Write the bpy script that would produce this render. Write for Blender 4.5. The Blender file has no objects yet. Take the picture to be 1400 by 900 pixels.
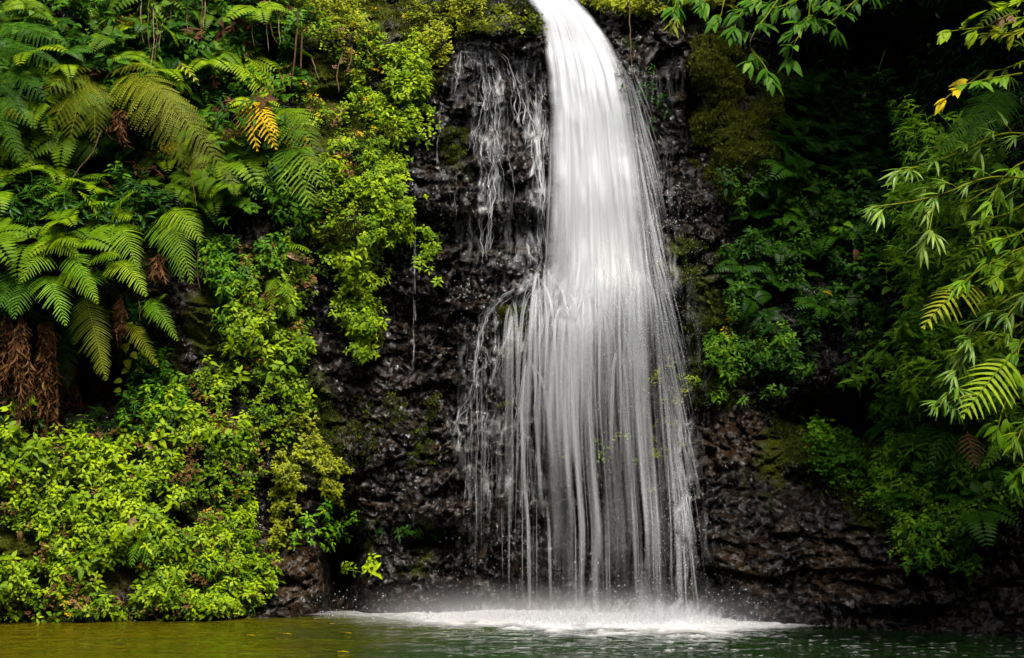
EXPO = 1.55
import bpy, math, random
import numpy as np
rng = np.random.default_rng(11)
random.seed(5)
SC = bpy.context.scene
COL = SC.collection
FPX, HOR, EYE = 1620.0, 706.0, 1.6

# ------------------------------------------------------------------ small helpers
def at(U, V, D):
    U, V, D = np.broadcast_arrays(np.asarray(U, float), np.asarray(V, float), np.asarray(D, float))
    return np.stack([(U-700)/FPX*D, D, EYE+(HOR-V)/FPX*D], -1)

def unit(v):
    v = np.asarray(v, float)
    return v/np.maximum(np.linalg.norm(v, axis=-1, keepdims=True), 1e-9)

def sstep(a, b, x):
    t = np.clip((x-a)/(b-a), 0, 1)
    return t*t*(3-2*t)

def hsh(ix, iy, seed):
    h = (ix.astype(np.int64)*374761393 + iy.astype(np.int64)*668265263 + seed*2147483647) & 0xFFFFFFFF
    h = ((h ^ (h >> 13))*1274126177) & 0xFFFFFFFF
    h = ((h ^ (h >> 16))*2246822519) & 0xFFFFFFFF
    return ((h ^ (h >> 15)) & 0xFFFFFF)/float(0xFFFFFF)

def vnoise(x, y, seed=0):
    x, y = np.broadcast_arrays(np.asarray(x, float), np.asarray(y, float))
    ix, iy = np.floor(x), np.floor(y)
    fx, fy = x-ix, y-iy
    fx = fx*fx*(3-2*fx); fy = fy*fy*(3-2*fy)
    a, b = hsh(ix, iy, seed), hsh(ix+1, iy, seed)
    c, d = hsh(ix, iy+1, seed), hsh(ix+1, iy+1, seed)
    return (a*(1-fx)+b*fx)*(1-fy)+(c*(1-fx)+d*fx)*fy

def fbm(x, y, seed=0, octv=4):
    s, a, n = 0, .5, 0
    for k in range(octv):
        s = s+a*vnoise(x*2**k+k*7.3, y*2**k+k*3.1, seed+k*17); n += a; a *= .5
    return s/n

def cells(x, y, seed):
    """nearest jittered cell: returns F1, F2-F1, id noise, dx, dy"""
    ix, iy = np.floor(x), np.floor(y)
    f1 = np.full(x.shape, 9.); f2 = np.full(x.shape, 9.)
    cid = np.zeros(x.shape); cx = np.zeros(x.shape); cy = np.zeros(x.shape); c2 = np.zeros(x.shape); c3 = np.zeros(x.shape)
    for dx in (-1, 0, 1):
        for dy in (-1, 0, 1):
            gx, gy = ix+dx, iy+dy
            px = gx+hsh(gx, gy, seed); py = gy+hsh(gx, gy, seed+1)
            d = np.hypot(px-x, py-y)
            m = d < f1
            f2 = np.where(m, f1, np.minimum(f2, d))
            f1 = np.where(m, d, f1)
            cid = np.where(m, hsh(gx, gy, seed+2), cid)
            c2 = np.where(m, hsh(gx, gy, seed+3), c2)
            c3 = np.where(m, hsh(gx, gy, seed+4), c3)
            cx = np.where(m, x-px, cx); cy = np.where(m, y-py, cy)
    return f1, f2-f1, cid, cx*(c2-.5)*2, cy*(c3-.5)*2

def in_poly(poly, x, y):
    x = np.asarray(x); y = np.asarray(y)
    r = np.zeros(x.shape, bool)
    n = len(poly)
    for i in range(n):
        x0, y0 = poly[i]; x1, y1 = poly[(i+1) % n]
        if y0 == y1: continue
        c = ((y0 > y) != (y1 > y)) & (x < (x1-x0)*(y-y0)/(y1-y0)+x0)
        r ^= c
    return r

class MB:
    """collects vertices / faces with per-point floats, built as ONE mesh"""
    def __init__(s):
        s.v = []; s.f = {3: [], 4: []}; s.t = []; s.n = 0
    def add(s, v, faces, tint=.5):
        v = np.asarray(v, float).reshape(-1, 3)
        s.v.append(v); s.t.append(np.broadcast_to(np.asarray(tint, float), (len(v),)).copy())
        for f in (faces if isinstance(faces, (list, tuple)) else [faces]):
            f = np.asarray(f, int)
            if f.size: s.f[f.shape[-1]].append(f.reshape(-1, f.shape[-1])+s.n)
        s.n += len(v)
    def flat(s):
        v = np.concatenate(s.v); t = np.concatenate(s.t)
        fs = [np.concatenate(s.f[k]) for k in (3, 4) if s.f[k]]
        return v, fs, t
    def build(s, name, mat, parent=None, smooth=False, attr='tint', origin=None):
        v, fs, t = s.flat()
        o0 = np.zeros(3) if origin is None else np.asarray(origin, float)
        me = bpy.data.meshes.new(name)
        me.vertices.add(len(v)); me.vertices.foreach_set('co', (v-o0).astype(np.float32).ravel())
        li = np.concatenate([f.ravel() for f in fs]).astype(np.int32)
        tot = np.concatenate([np.full(len(f), f.shape[1]) for f in fs])
        st = np.concatenate([[0], np.cumsum(tot)[:-1]]).astype(np.int32)
        me.loops.add(len(li)); me.loops.foreach_set('vertex_index', li)
        me.polygons.add(len(tot)); me.polygons.foreach_set('loop_start', st)
        me.update(calc_edges=True)
        if smooth: me.polygons.foreach_set('use_smooth', np.ones(len(tot), bool))
        a = me.attributes.new(attr, 'FLOAT', 'POINT'); a.data.foreach_set('value', t.astype(np.float32))
        me.materials.append(mat)
        o = bpy.data.objects.new(name, me); COL.objects.link(o)
        o.location = o0
        if parent is not None:
            o.parent = parent
            o.location = o0-np.array(parent.location)
        return o

def add_attr(o, name, vals):
    a = o.data.attributes.new(name, 'FLOAT', 'POINT'); a.data.foreach_set('value', np.asarray(vals, np.float32))

def tag(o, label=None, cat=None, group=None, kind=None):
    for k, v in (('label', label), ('category', cat), ('group', group), ('kind', kind)):
        if v: o[k] = v
    return o

def thing(name, label, cat, loc, group=None):
    o = bpy.data.objects.new(name, None); COL.objects.link(o)
    o.location = loc; o.empty_display_size = .2
    return tag(o, label, cat, group)

def tube(mb, pts, rad, sides=5, tint=.5, flat=1.0):
    pts = np.asarray(pts, float); n = len(pts)
    rad = np.broadcast_to(np.asarray(rad, float), (n,))
    T = unit(np.gradient(pts, axis=0))
    up = np.where(np.abs(T[:, 2:3]) > .9, [[0, 1., 0]], [[0, 0, 1.]])
    A = unit(np.cross(T, up)); B = np.cross(A, T)
    th = np.arange(sides)/sides*2*np.pi
    ring = pts[:, None]+rad[:, None, None]*(np.cos(th)[None, :, None]*A[:, None]+flat*np.sin(th)[None, :, None]*B[:, None])
    i = np.arange(n-1)[:, None]*sides; j = np.arange(sides)[None]; k = (j+1) % sides
    q = np.stack([i+j, i+k, i+sides+k, i+sides+j], -1).reshape(-1, 4)
    caps = []
    for base in (0, (n-1)*sides):
        for m in range(1, sides-1): caps.append([base, base+m, base+m+1])
    tt = np.repeat(np.broadcast_to(np.asarray(tint, float), (n,)), sides)
    mb.add(ring.reshape(-1, 3), [q, np.array(caps)], tt)

# ------------------------------------------------------------------ materials
def mat_new(name):
    m = bpy.data.materials.new(name); m.use_nodes = True
    nt = m.node_tree; nt.nodes.clear()
    out = nt.nodes.new('ShaderNodeOutputMaterial')
    return m, nt, out
def N(nt, typ, **kw):
    n = nt.nodes.new('ShaderNode'+typ)
    for k, v in kw.items():
        if k.startswith('i_'):
            key = k[2:].replace('_', ' ')
            n.inputs[key if key in n.inputs else int(k[2:])].default_value = v
        else: setattr(n, k, v)
    return n
def L(nt, a, b): nt.links.new(a, b)
def ramp(nt, fac, stops):
    r = nt.nodes.new('ShaderNodeValToRGB')
    e = r.color_ramp.elements
    while len(e) < len(stops): e.new(.5)
    for k, (p, c) in enumerate(stops): e[k].position = p; e[k].color = (*c, 1)
    L(nt, fac, r.inputs[0]); return r

def leaf_mat(name, dark, mid, light, rough=.48, trans=.40, spec=.10):
    m, nt, out = mat_new(name)
    at_ = N(nt, 'Attribute', attribute_name='tint')
    r = ramp(nt, at_.outputs['Fac'], [(0, dark), (.5, mid), (1, light)])
    tc = N(nt, 'TexCoord'); no = N(nt, 'TexNoise', i_Scale=14.0, i_Detail=3.0)
    L(nt, tc.outputs['Object'], no.inputs['Vector'])
    hs = N(nt, 'HueSaturation'); mr = N(nt, 'MapRange', i_3=.6, i_4=1.4)
    L(nt, no.outputs['Fac'], mr.inputs[0]); L(nt, mr.outputs[0], hs.inputs['Value']); L(nt, r.outputs[0], hs.inputs['Color'])
    p = N(nt, 'BsdfPrincipled', i_Roughness=rough); p.inputs['Specular IOR Level'].default_value = spec
    L(nt, hs.outputs[0], p.inputs['Base Color'])
    t = N(nt, 'BsdfTranslucent'); L(nt, hs.outputs[0], t.inputs[0])
    mx = N(nt, 'MixShader', i_0=trans); L(nt, p.outputs[0], mx.inputs[1]); L(nt, t.outputs[0], mx.inputs[2])
    L(nt, mx.outputs[0], out.inputs[0])
    return m
# ------------------------------------------------------------------ cliff relief
CU = np.array([-900, -650, -400, 0, 200, 400, 480, 560, 700, 850, 950, 1050, 1200, 1300, 1400, 1700, 2000, 2300.])
CV = np.array([-500, -250, -100, 0, 60, 150, 300, 450, 600, 750, 850, 915.])
TAB = np.array([
 [12, 15, 22, 26, 27, 27.5, 28, 28, 28, 28, 27.5, 27, 27, 26.5, 25, 19, 14, 11],
 [10.5, 13.5, 19.5, 22.5, 23.5, 24.5, 25, 25.3, 25.3, 25, 24, 23.5, 24.5, 24.5, 22, 17, 12.5, 10],
 [10, 13, 18.6, 20.6, 21, 22.3, 23, 23.5, 23.6, 23.2, 21.8, 21.2, 22.6, 22.6, 20, 16, 12, 9.5],
 [10, 12.8, 18.2, 20, 20.2, 21.0, 21.6, 21.9, 21.9, 21.5, 21, 20.8, 22.3, 22.3, 19.5, 15.5, 11.7, 9.3],
 [10, 12.7, 18.1, 19.7, 19.9, 20.3, 20.6, 20.9, 20.9, 20.7, 20.7, 20.5, 22, 22, 19, 15.2, 11.5, 9.3],
 [9.9, 12.5, 17.9, 19.5, 19.6, 19.8, 20.1, 20.4, 20.6, 20.4, 20.4, 20.3, 21.5, 21, 18.5, 15, 11.4, 9.2],
 [9.8, 12.4, 17.6, 19, 19, 19.5, 19.9, 20.1, 20.4, 20.2, 20.2, 20.2, 20.4, 19.6, 17.8, 14.7, 11.3, 9.1],
 [9.7, 12.2, 17.4, 18.6, 18.8, 19.4, 19.8, 19.9, 19.9, 19.8, 19.8, 19.6, 19.4, 18.6, 17.2, 14.4, 11.2, 9],
 [9.6, 12.1, 17.2, 18.3, 18.6, 19.3, 19.7, 19.7, 19.8, 19.7, 19.5, 19.3, 18.7, 17.8, 17, 14.2, 11.1, 9],
 [9.5, 12, 17, 18.0, 18.3, 19.1, 19.5, 19.4, 19.6, 19.5, 18.9, 18.1, 17.1, 16.7, 16.4, 14, 11, 9],
 [9.4, 11.9, 16.8, 17.8, 18.2, 18.8, 19.2, 19.2, 19.5, 19.3, 18.3, 17.0, 16.5, 16.2, 16.0, 13.8, 11, 9],
 [9.3, 11.8, 16.5, 17.3, 17.9, 18.5, 18.9, 18.9, 19.2, 19, 18.0, 16.8, 16.2, 16, 15.8, 13.6, 10.8, 8.9]])
# (u, v, su, sv, depth): negative comes towards the pool
BUMPS = [(466, 770, 24, 75, 1.7), (110, 500, 110, 60, 2.2), (130, 225, 110, 40, 2.4), (280, 150, 40, 50, 1.0), (280, 300, 40, 60, .8), (320, 100, 60, 40, .4), (395, 95, 30, 60, .5),
 (110, 355, 110, 45, -.35), (1195, 95, 115, 100, 3.0), (1165, 575, 70, 36, 2.2), (1340, 800, 60, 60, .4), (1110, 660, 70, 22, .35),
 (975, 110, 36, 70, -.35), (1030, 190, 50, 75, -.55), (946, 150, 9, 60, .5), (610, 700, 60, 26, -.35), (585, 735, 45, 16, .55), (640, 655, 60, 16, -.25),
 (670, 325, 85, 18, .45), (660, 275, 100, 26, -.22), (1060, 740, 100, 50, -.3), (1270, 845, 90, 16, .3), (1240, 825, 70, 8, -.2),
 (460, 135, 60, 12, .35), (440, 60, 60, 25, -.25), (575, 345, 40, 30, .25), (380, 700, 40, 90, .45), (300, 500, 22, 50, .15),
 (505, 455, 16, 18, -.25), (250, 500, 30, 50, -.15), (690, 45, 45, 25, -.3), (720, 95, 40, 20, .3), (680, 590, 60, 10, -.15), (700, 640, 60, 15, .25)]

def coarse(U, V):
    iu = np.clip(np.searchsorted(CU, U)-1, 0, len(CU)-2); iv = np.clip(np.searchsorted(CV, V)-1, 0, len(CV)-2)
    fu = np.clip((U-CU[iu])/(CU[iu+1]-CU[iu]), 0, 1); fv = np.clip((V-CV[iv])/(CV[iv+1]-CV[iv]), 0, 1)
    return (TAB[iv, iu]*(1-fu)+TAB[iv, iu+1]*fu)*(1-fv)+(TAB[iv+1, iu]*(1-fu)+TAB[iv+1, iu+1]*fu)*fv
GU = np.arange(-920, 2321, 10.); GV = np.arange(-520, 951, 10.)
gg = coarse(*np.meshgrid(GU, GV))
kern = np.exp(-np.linspace(-2, 2, 9)**2); kern /= kern.sum()
for ax in (0, 1):
    pad = np.pad(gg, [(4, 4) if a == ax else (0, 0) for a in (0, 1)], mode='edge')
    gg = np.apply_along_axis(lambda r: np.convolve(r, kern, 'valid'), ax, pad)

def bil(G, U, V, u0, v0, s):
    x = np.clip((U-u0)/s, 0, G.shape[1]-1.001); y = np.clip((V-v0)/s, 0, G.shape[0]-1.001)
    i = x.astype(int); j = y.astype(int); fx = x-i; fy = y-j
    return (G[j, i]*(1-fx)+G[j, i+1]*fx)*(1-fy)+(G[j+1, i]*(1-fx)+G[j+1, i+1]*fx)*fy

def relief(U, V):
    D = bil(gg, U, V, -920, -520, 10.)
    for (u, v, su, sv, d) in BUMPS:
        D = D+d*np.exp(-((U-u)/su)**2-((V-v)/sv)**2)
    # ledge that throws the fall outwards
    D = D-.20*sstep(360, 405, V)*(1-sstep(520, 640, V))*np.exp(-((U-800)/75)**4)
    return D

def depth(U, V):
    U = np.asarray(U, float); V = np.asarray(V, float)
    D = relief(U, V)
    x = (U-700)/FPX*D; z = EYE+(HOR-V)/FPX*D
    wx = x+.35*(vnoise(x*1.3, z*1.3, 5)-.5); wz = z+.35*(vnoise(x*1.3, z*1.3, 9)-.5)
    soft = leafy(U, V)
    D = D+.9*(fbm(x*.45, z*.45, 3, 3)-.5)
    hard = 1-.55*soft
    # tilted strata: blocks wider than tall, dipping to the left
    rx, rz = wx*.96+wz*.25, wz*.96-wx*.25
    _, e, c, gx, gy = cells(rx*.9, rz*1.7, 21)
    D = D+hard*(.20*(c-.5)+.22*(gx+gy)+.03*(1-sstep(0, .14, e)))
    _, e, c, gx, gy = cells(rx*2.8, rz*3.1+.3*rx, 31)
    D = D+hard*(.11*(c-.5)+.14*(gx+gy)+.02*(1-sstep(0, .15, e)))
    _, e, c, gx, gy = cells(rx*6.0+.3*wz, rz*6.6, 41)
    D = D+hard*(.05*(c-.5)+.085*(gx+gy)+.01*(1-sstep(0, .2, e)))
    _, e, c, gx, gy = cells(rx*13, rz*14, 51)
    D = D+hard*(.028*(c-.5)+.05*(gx+gy))+.05*(fbm(x*6, z*6, 61, 3)-.5)
    return D

LEAFY = [(130, 700, 260, 180), (350, 460, 110, 220), (470, 190, 80, 190), (150, 300, 260, 300), (1000, 180, 70, 130), (1150, 400, 130, 190), (1330, 600, 130, 260), (480, 400, 45, 110)]
def leafy(U, V):
    m = np.zeros(np.shape(U))
    for (u, v, su, sv) in LEAFY: m = np.maximum(m, np.exp(-((U-u)/su)**4-((V-v)/sv)**4))
    return m

UF0, VF0, ST = -64., -64., 2.
FU = np.arange(UF0, 1465, ST); FV = np.arange(VF0, 915, ST)
FD = depth(*np.meshgrid(FU, FV))
def dsurf(U, V):
    U = np.asarray(U, float); V = np.asarray(V, float)
    ins = (U >= UF0) & (U < 1463) & (V >= VF0) & (V < 913)
    return np.where(ins, bil(FD, U, V, UF0, VF0, ST), depth(np.clip(U, -900, 2300), np.clip(V, -500, 913)))
# front envelope (what water running over the rock rides on)
def minfilt(G, r):
    H = G.copy()
    for ax in (0, 1):
        P = np.pad(H, [(r, r) if a == ax else (0, 0) for a in (0, 1)], mode='edge')
        n = H.shape[ax]
        H = np.minimum.reduce([np.take(P, range(k, k+n), axis=ax) for k in range(2*r+1)])
    return H
def box(G, r):
    H = G
    for ax in (0, 1):
        for _ in (0, 1):
            P = np.pad(H, [(r+1, r) if a == ax else (0, 0) for a in (0, 1)], mode='edge')
            c = np.cumsum(P, axis=ax); n = H.shape[ax]
            H = (np.take(c, range(2*r+1, 2*r+1+n), axis=ax)-np.take(c, range(0, n), axis=ax))/(2*r+1)
    return H
ENV = box(minfilt(FD, 7), 7)
def denv(U, V): return bil(ENV, np.asarray(U, float), np.asarray(V, float), UF0, VF0, ST)
SMO = box(FD, 8)
def dsmo(U, V):
    U = np.asarray(U, float); V = np.asarray(V, float)
    ins = (U >= UF0) & (U < 1463) & (V >= VF0) & (V < 913)
    return np.where(ins, bil(SMO, U, V, UF0, VF0, ST), relief(np.clip(U, -900, 2300), np.clip(V, -500, 913)))
def nsurf(U, V):
    e = 8.
    a = at(U+e, V, dsmo(U+e, V))-at(U-e, V, dsmo(U-e, V)); b = at(U, V-e, dsmo(U, V-e))-at(U, V+e, dsmo(U, V+e))
    n = unit(np.cross(a, b))
    return np.where(n[..., 1:2] > 0, -n, n)

MOSS = [(285, 450, 40, 100, .85), (395, 590, 50, 90, .6), (970, 430, 50, 90, .6), (455, 150, 75, 130, .9), (470, 15, 70, 35, 1.2), (640, 12, 45, 14, .9), (560, 70, 45, 70, .8), (640, 38, 50, 16, 1.0), (440, 300, 40, 60, .6), (1020, 200, 62, 100, .85), (965, 110, 32, 80, .7),
 (90, 760, 170, 110, .85), (230, 640, 120, 200, .6), (320, 380, 40, 60, .5), (1110, 610, 90, 60, .8), (1200, 650, 60, 90, .7), (505, 455, 15, 18, 1.3), (622, 200, 22, 26, .9), (980, 400, 60, 60, .45),
 (700, 450, 40, 60, .55), (940, 350, 30, 80, .5), (420, 570, 60, 70, .4), (560, 580, 60, 50, .3), (1270, 700, 90, 90, .6), (1000, 545, 50, 50, .5), (480, 700, 60, 100, .3), (150, 300, 250, 250, .4), (860, 65, 25, 20, .6), (590, 760, 60, 60, .25), (880, 640, 40, 40, .4)]
SOIL = [(275, 440, 40, 80, .8), (430, 110, 80, 60, .8), (300, 440, 40, 60, .6), (400, 770, 50, 60, .9), (985, 610, 60, 50, 1.0), (1080, 620, 40, 30, .6), (100, 770, 110, 60, .6), (1080, 780, 130, 60, .45), (585, 100, 35, 30, .7), (650, 430, 30, 50, .4), (250, 720, 60, 50, .6), (1150, 760, 90, 60, .5), (390, 380, 50, 80, .6), (560, 830, 120, 20, .4), (400, 90, 60, 90, .5)]
def mask(lst, U, V, seed, sc):
    m = np.zeros(np.shape(U))
    for (u, v, su, sv, w) in lst: m = np.maximum(m, w*np.exp(-((U-u)/su)**2-((V-v)/sv)**2))
    return np.clip((m+1.1*(fbm(U/sc, V/sc, seed, 5)-.5)-.32)*3.2, 0, 1)

# cliff mesh
MU = np.concatenate([np.arange(-900, UF0, 14), np.arange(UF0, 1462, ST), np.arange(1464, 2301, 14)])
MV = np.concatenate([np.arange(-500, VF0, 10), np.arange(VF0, 913, ST)])
GUu, GVv = np.meshgrid(MU, MV)
mb = MB()
nu, nv = len(MU), len(MV)
i = (np.arange(nv-1)[:, None]*nu+np.arange(nu-1)[None]).ravel()
P = at(GUu, GVv, dsurf(GUu, GVv)).reshape(-1, 3)
mb.add(P, np.stack([i, i+nu, i+nu+1, i+1], -1))
mc, nt, out = mat_new('wet_rock')
tc = N(nt, 'TexCoord')
am = N(nt, 'Attribute', attribute_name='moss'); asl = N(nt, 'Attribute', attribute_name='soil')
n1 = N(nt, 'TexNoise', i_Scale=3.0, i_Detail=8.0, i_Roughness=.65); L(nt, tc.outputs['Object'], n1.inputs['Vector'])
n2 = N(nt, 'TexNoise', i_Scale=34.0, i_Detail=6.0, i_Roughness=.75); L(nt, tc.outputs['Object'], n2.inputs['Vector'])
n3 = N(nt, 'TexVoronoi', i_Scale=17.0); L(nt, tc.outputs['Object'], n3.inputs['Vector'])
rock = ramp(nt, n1.outputs[0], [(.3, (.002, .0015, .001)), (.5, (.007, .005, .0035)), (.62, (.020, .012, .007)), (.75, (.05, .029, .015))])
soil = ramp(nt, n2.outputs[0], [(.3, (.010, .006, .003)), (.5, (.034, .019, .008)), (.7, (.075, .042, .017))])
moss = ramp(nt, n2.outputs[0], [(.3, (.008, .014, .002)), (.5, (.042, .055, .006)), (.72, (.12, .13, .012))])
def mixc(f, a, b):
    m = N(nt, 'Mix', data_type='RGBA'); L(nt, f, m.inputs[0]); L(nt, a, m.inputs[6]); L(nt, b, m.inputs[7]); return m.outputs[2]
c1 = mixc(asl.outputs['Fac'], rock.outputs[0], soil.outputs[0])
c2 = mixc(am.outputs['Fac'], c1, moss.outputs[0])
p = N(nt, 'BsdfPrincipled'); L(nt, c2, p.inputs['Base Color'])
wet = N(nt, 'MapRange', i_1=.35, i_2=.7, i_3=.08, i_4=.26); L(nt, n1.outputs[0], wet.inputs[0])
rr = N(nt, 'Math', operation='MAXIMUM'); mm = N(nt, 'Math', operation='MAXIMUM'); ms = N(nt, 'Math', operation='MULTIPLY', i_1=.9)
ss_ = N(nt, 'Math', operation='MULTIPLY', i_1=.55)
L(nt, am.outputs['Fac'], ms.inputs[0]); L(nt, asl.outputs['Fac'], ss_.inputs[0]); L(nt, ms.outputs[0], mm.inputs[0]); L(nt, ss_.outputs[0], mm.inputs[1])
L(nt, wet.outputs[0], rr.inputs[0]); L(nt, mm.outputs[0], rr.inputs[1]); L(nt, rr.outputs[0], p.inputs['Roughness'])
n4 = N(nt, 'TexNoise', i_Scale=9.0, i_Detail=6.0, i_Roughness=.7); L(nt, tc.outputs['Object'], n4.inputs['Vector'])
wf = N(nt, 'MapRange', i_1=.49, i_2=.62, i_3=.06, i_4=1.9); L(nt, n4.outputs[0], wf.inputs[0])
sp = N(nt, 'MapRange', i_3=1.0, i_4=.1); L(nt, am.outputs['Fac'], sp.inputs[0])
sm = N(nt, 'Math', operation='MULTIPLY'); L(nt, wf.outputs[0], sm.inputs[0]); L(nt, sp.outputs[0], sm.inputs[1]); L(nt, sm.outputs[0], p.inputs['Specular IOR Level'])
b1 = N(nt, 'Bump', i_Strength=1.0, i_Distance=.05); L(nt, n2.outputs[0], b1.inputs['Height'])
b2 = N(nt, 'Bump', i_Strength=.6, i_Distance=.05); L(nt, n3.outputs['Distance'], b2.inputs['Height']); L(nt, b1.outputs[0], b2.inputs['Normal'])
L(nt, b2.outputs[0], p.inputs['Normal']); L(nt, p.outputs[0], out.inputs[0])
cliff = mb.build('cliff', mc, smooth=False)
add_attr(cliff, 'moss', mask(MOSS, GUu, GVv, 71, 34.).ravel()); add_attr(cliff, 'soil', mask(SOIL, GUu, GVv, 83, 40.).ravel())
tag(cliff, 'dark wet layered rock face with mossy ledges behind the falling water', kind='structure')

# riverbed and bank behind the viewer: one sheet out to the horizon
mb = MB()
ax = np.concatenate([-np.geomspace(400, 14, 16), np.linspace(-12, 12, 25), np.geomspace(14, 400, 16)])
ay = np.concatenate([-np.geomspace(400, 10, 16), np.linspace(-8, 30, 39), np.geomspace(32, 400, 16)])
X, Y = np.meshgrid(ax, ay)
Z = -1.3+.25*(fbm(X*.4, Y*.4, 7)-.5)+2.2*sstep(2, -6, Y)
n = len(ax); i = (np.arange(len(ay)-1)[:, None]*n+np.arange(n-1)[None]).ravel()
mb.add(np.stack([X, Y, Z], -1), np.stack([i, i+1, i+n+1, i+n], -1))
mg, nt, out = mat_new('river_gravel')
tc = N(nt, 'TexCoord'); no = N(nt, 'TexVoronoi', i_Scale=5.0); L(nt, tc.outputs['Object'], no.inputs['Vector'])
r = ramp(nt, no.outputs['Color'], [(0, (.05, .045, .03)), (1, (.16, .14, .09))])
p = N(nt, 'BsdfPrincipled', i_Roughness=.8); L(nt, r.outputs[0], p.inputs[0]); L(nt, p.outputs[0], out.inputs[0])
tag(mb.build('ground', mg, smooth=True), 'stony bed of the pool and the bank in front of it', kind='structure')
# ------------------------------------------------------------------ pool
mw, nt, out = mat_new('pool_water')
tc = N(nt, 'TexCoord')
sx = N(nt, 'SeparateXYZ'); L(nt, tc.outputs['Object'], sx.inputs[0])
mp = N(nt, 'Mapping'); mp.inputs['Scale'].default_value = (1, 2.2, 1); L(nt, tc.outputs['Object'], mp.inputs[0])
na = N(nt, 'TexNoise', i_Scale=1.7, i_Detail=3.0, i_Roughness=.5); L(nt, mp.outputs[0], na.inputs['Vector'])
nb = N(nt, 'TexNoise', i_Scale=.5, i_Detail=3.0); L(nt, tc.outputs['Object'], nb.inputs['Vector'])
ad = N(nt, 'Math', operation='MULTIPLY_ADD', i_1=4.0); L(nt, nb.outputs[0], ad.inputs[0]); L(nt, sx.outputs[0], ad.inputs[2])
mr = N(nt, 'MapRange', i_1=-5.0, i_2=6.0); L(nt, ad.outputs[0], mr.inputs[0])
r = ramp(nt, mr.outputs[0], [(0, (.060, .047, .001)), (.35, (.038, .040, .001)), (.6, (.010, .026, .005)), (1, (.003, .009, .002))])
p = N(nt, 'BsdfPrincipled', i_Roughness=.07, i_IOR=1.33); L(nt, r.outputs[0], p.inputs[0])
b = N(nt, 'Bump', i_Strength=1.0, i_Distance=.15); L(nt, na.outputs[0], b.inputs['Height']); L(nt, b.outputs[0], p.inputs['Normal'])
L(nt, p.outputs[0], out.inputs[0])
mb = MB()
ax = np.concatenate([np.linspace(-30, -9, 8), np.arange(-8.5, 8.51, .05), np.linspace(9, 30, 8)])
ay = np.concatenate([np.linspace(-4, 11, 16), np.arange(11.5, 20.6, .05), np.linspace(21, 24, 3)])
X, Y = np.meshgrid(ax, ay)
d = np.hypot(X-2.2, (Y-18.2)*1.0)
Z = .032*(fbm(X*1.5, Y*2.4, 91, 4)-.5)*2+.05*np.exp(-d/3.)*(fbm(X*3.5, Y*5, 93, 3)-.5)*2+.010*np.exp(-d/4.)*np.sin(d*9+3*vnoise(X, Y, 96))
n = len(ax); i = (np.arange(len(ay)-1)[:, None]*n+np.arange(n-1)[None]).ravel()
mb.add(np.stack([X, Y, Z], -1), np.stack([i, i+1, i+n+1, i+n], -1))
tag(mb.build('pool_water', mw, smooth=True), 'murky olive green plunge pool with small ripples', kind='structure')

# ------------------------------------------------------------------ falling water
def fall_mat(name, col=(.73, .755, .785), soft=False):
    m, nt, out = mat_new(name)
    a = N(nt, 'Attribute', attribute_name='dens')
    d = N(nt, 'BsdfPrincipled', i_Roughness=.35); d.inputs['Base Color'].default_value = (*col, 1)
    t = N(nt, 'BsdfTranslucent'); t.inputs[0].default_value = (*col, 1)
    m1 = N(nt, 'MixShader', i_0=.45); L(nt, d.outputs[0], m1.inputs[1]); L(nt, t.outputs[0], m1.inputs[2])
    tr = N(nt, 'BsdfTransparent')
    fac = a.outputs['Fac']
    if soft:    # a round thread of water is thinnest, so clearest, at its rim
        lw = N(nt, 'LayerWeight', i_Blend=.5); iv = N(nt, 'Math', operation='SUBTRACT', i_0=1.0); L(nt, lw.outputs['Facing'], iv.inputs[1])
        ml = N(nt, 'Math', operation='MULTIPLY'); L(nt, iv.outputs[0], ml.inputs[0]); L(nt, fac, ml.inputs[1]); fac = ml.outputs[0]
    m2 = N(nt, 'MixShader'); L(nt, fac, m2.inputs[0]); L(nt, tr.outputs[0], m2.inputs[1]); L(nt, m1.outputs[0], m2.inputs[2])
    L(nt, m2.outputs[0], out.inputs[0]); return m
MFALL = fall_mat('falling_water'); MTHR = fall_mat('water_thread', soft=True); MFOAM = fall_mat('foam_white', (.92, .93, .94))
VLf = np.array([-60, -30, 0, 15, 30, 60, 100, 150, 250, 360, 385, 430, 480, 560, 640, 720, 860.])
ULf = np.array([716, 716, 720, 730, 738, 742, 746, 750, 748, 742, 737, 722, 708, 702, 706, 712, 712.])
URf = np.array([784, 786, 792, 806, 818, 838, 856, 867, 882, 896, 901, 908, 914, 922, 929, 935, 940.])
VA = np.arange(-50, 858, 3.)
def falldepth(U, V):
    """water follows the rock envelope and, once thrown out, never returns (cumulative minimum down each path)"""
    D = denv(U, V)-.05
    D = np.minimum.accumulate(D, axis=0)
    k = np.hanning(63); k /= k.sum()
    P = np.pad(D, ((31, 31), (0, 0)), mode='edge')
    D = np.apply_along_axis(lambda r: np.convolve(r, k, 'valid'), 0, P)
    return D
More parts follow.
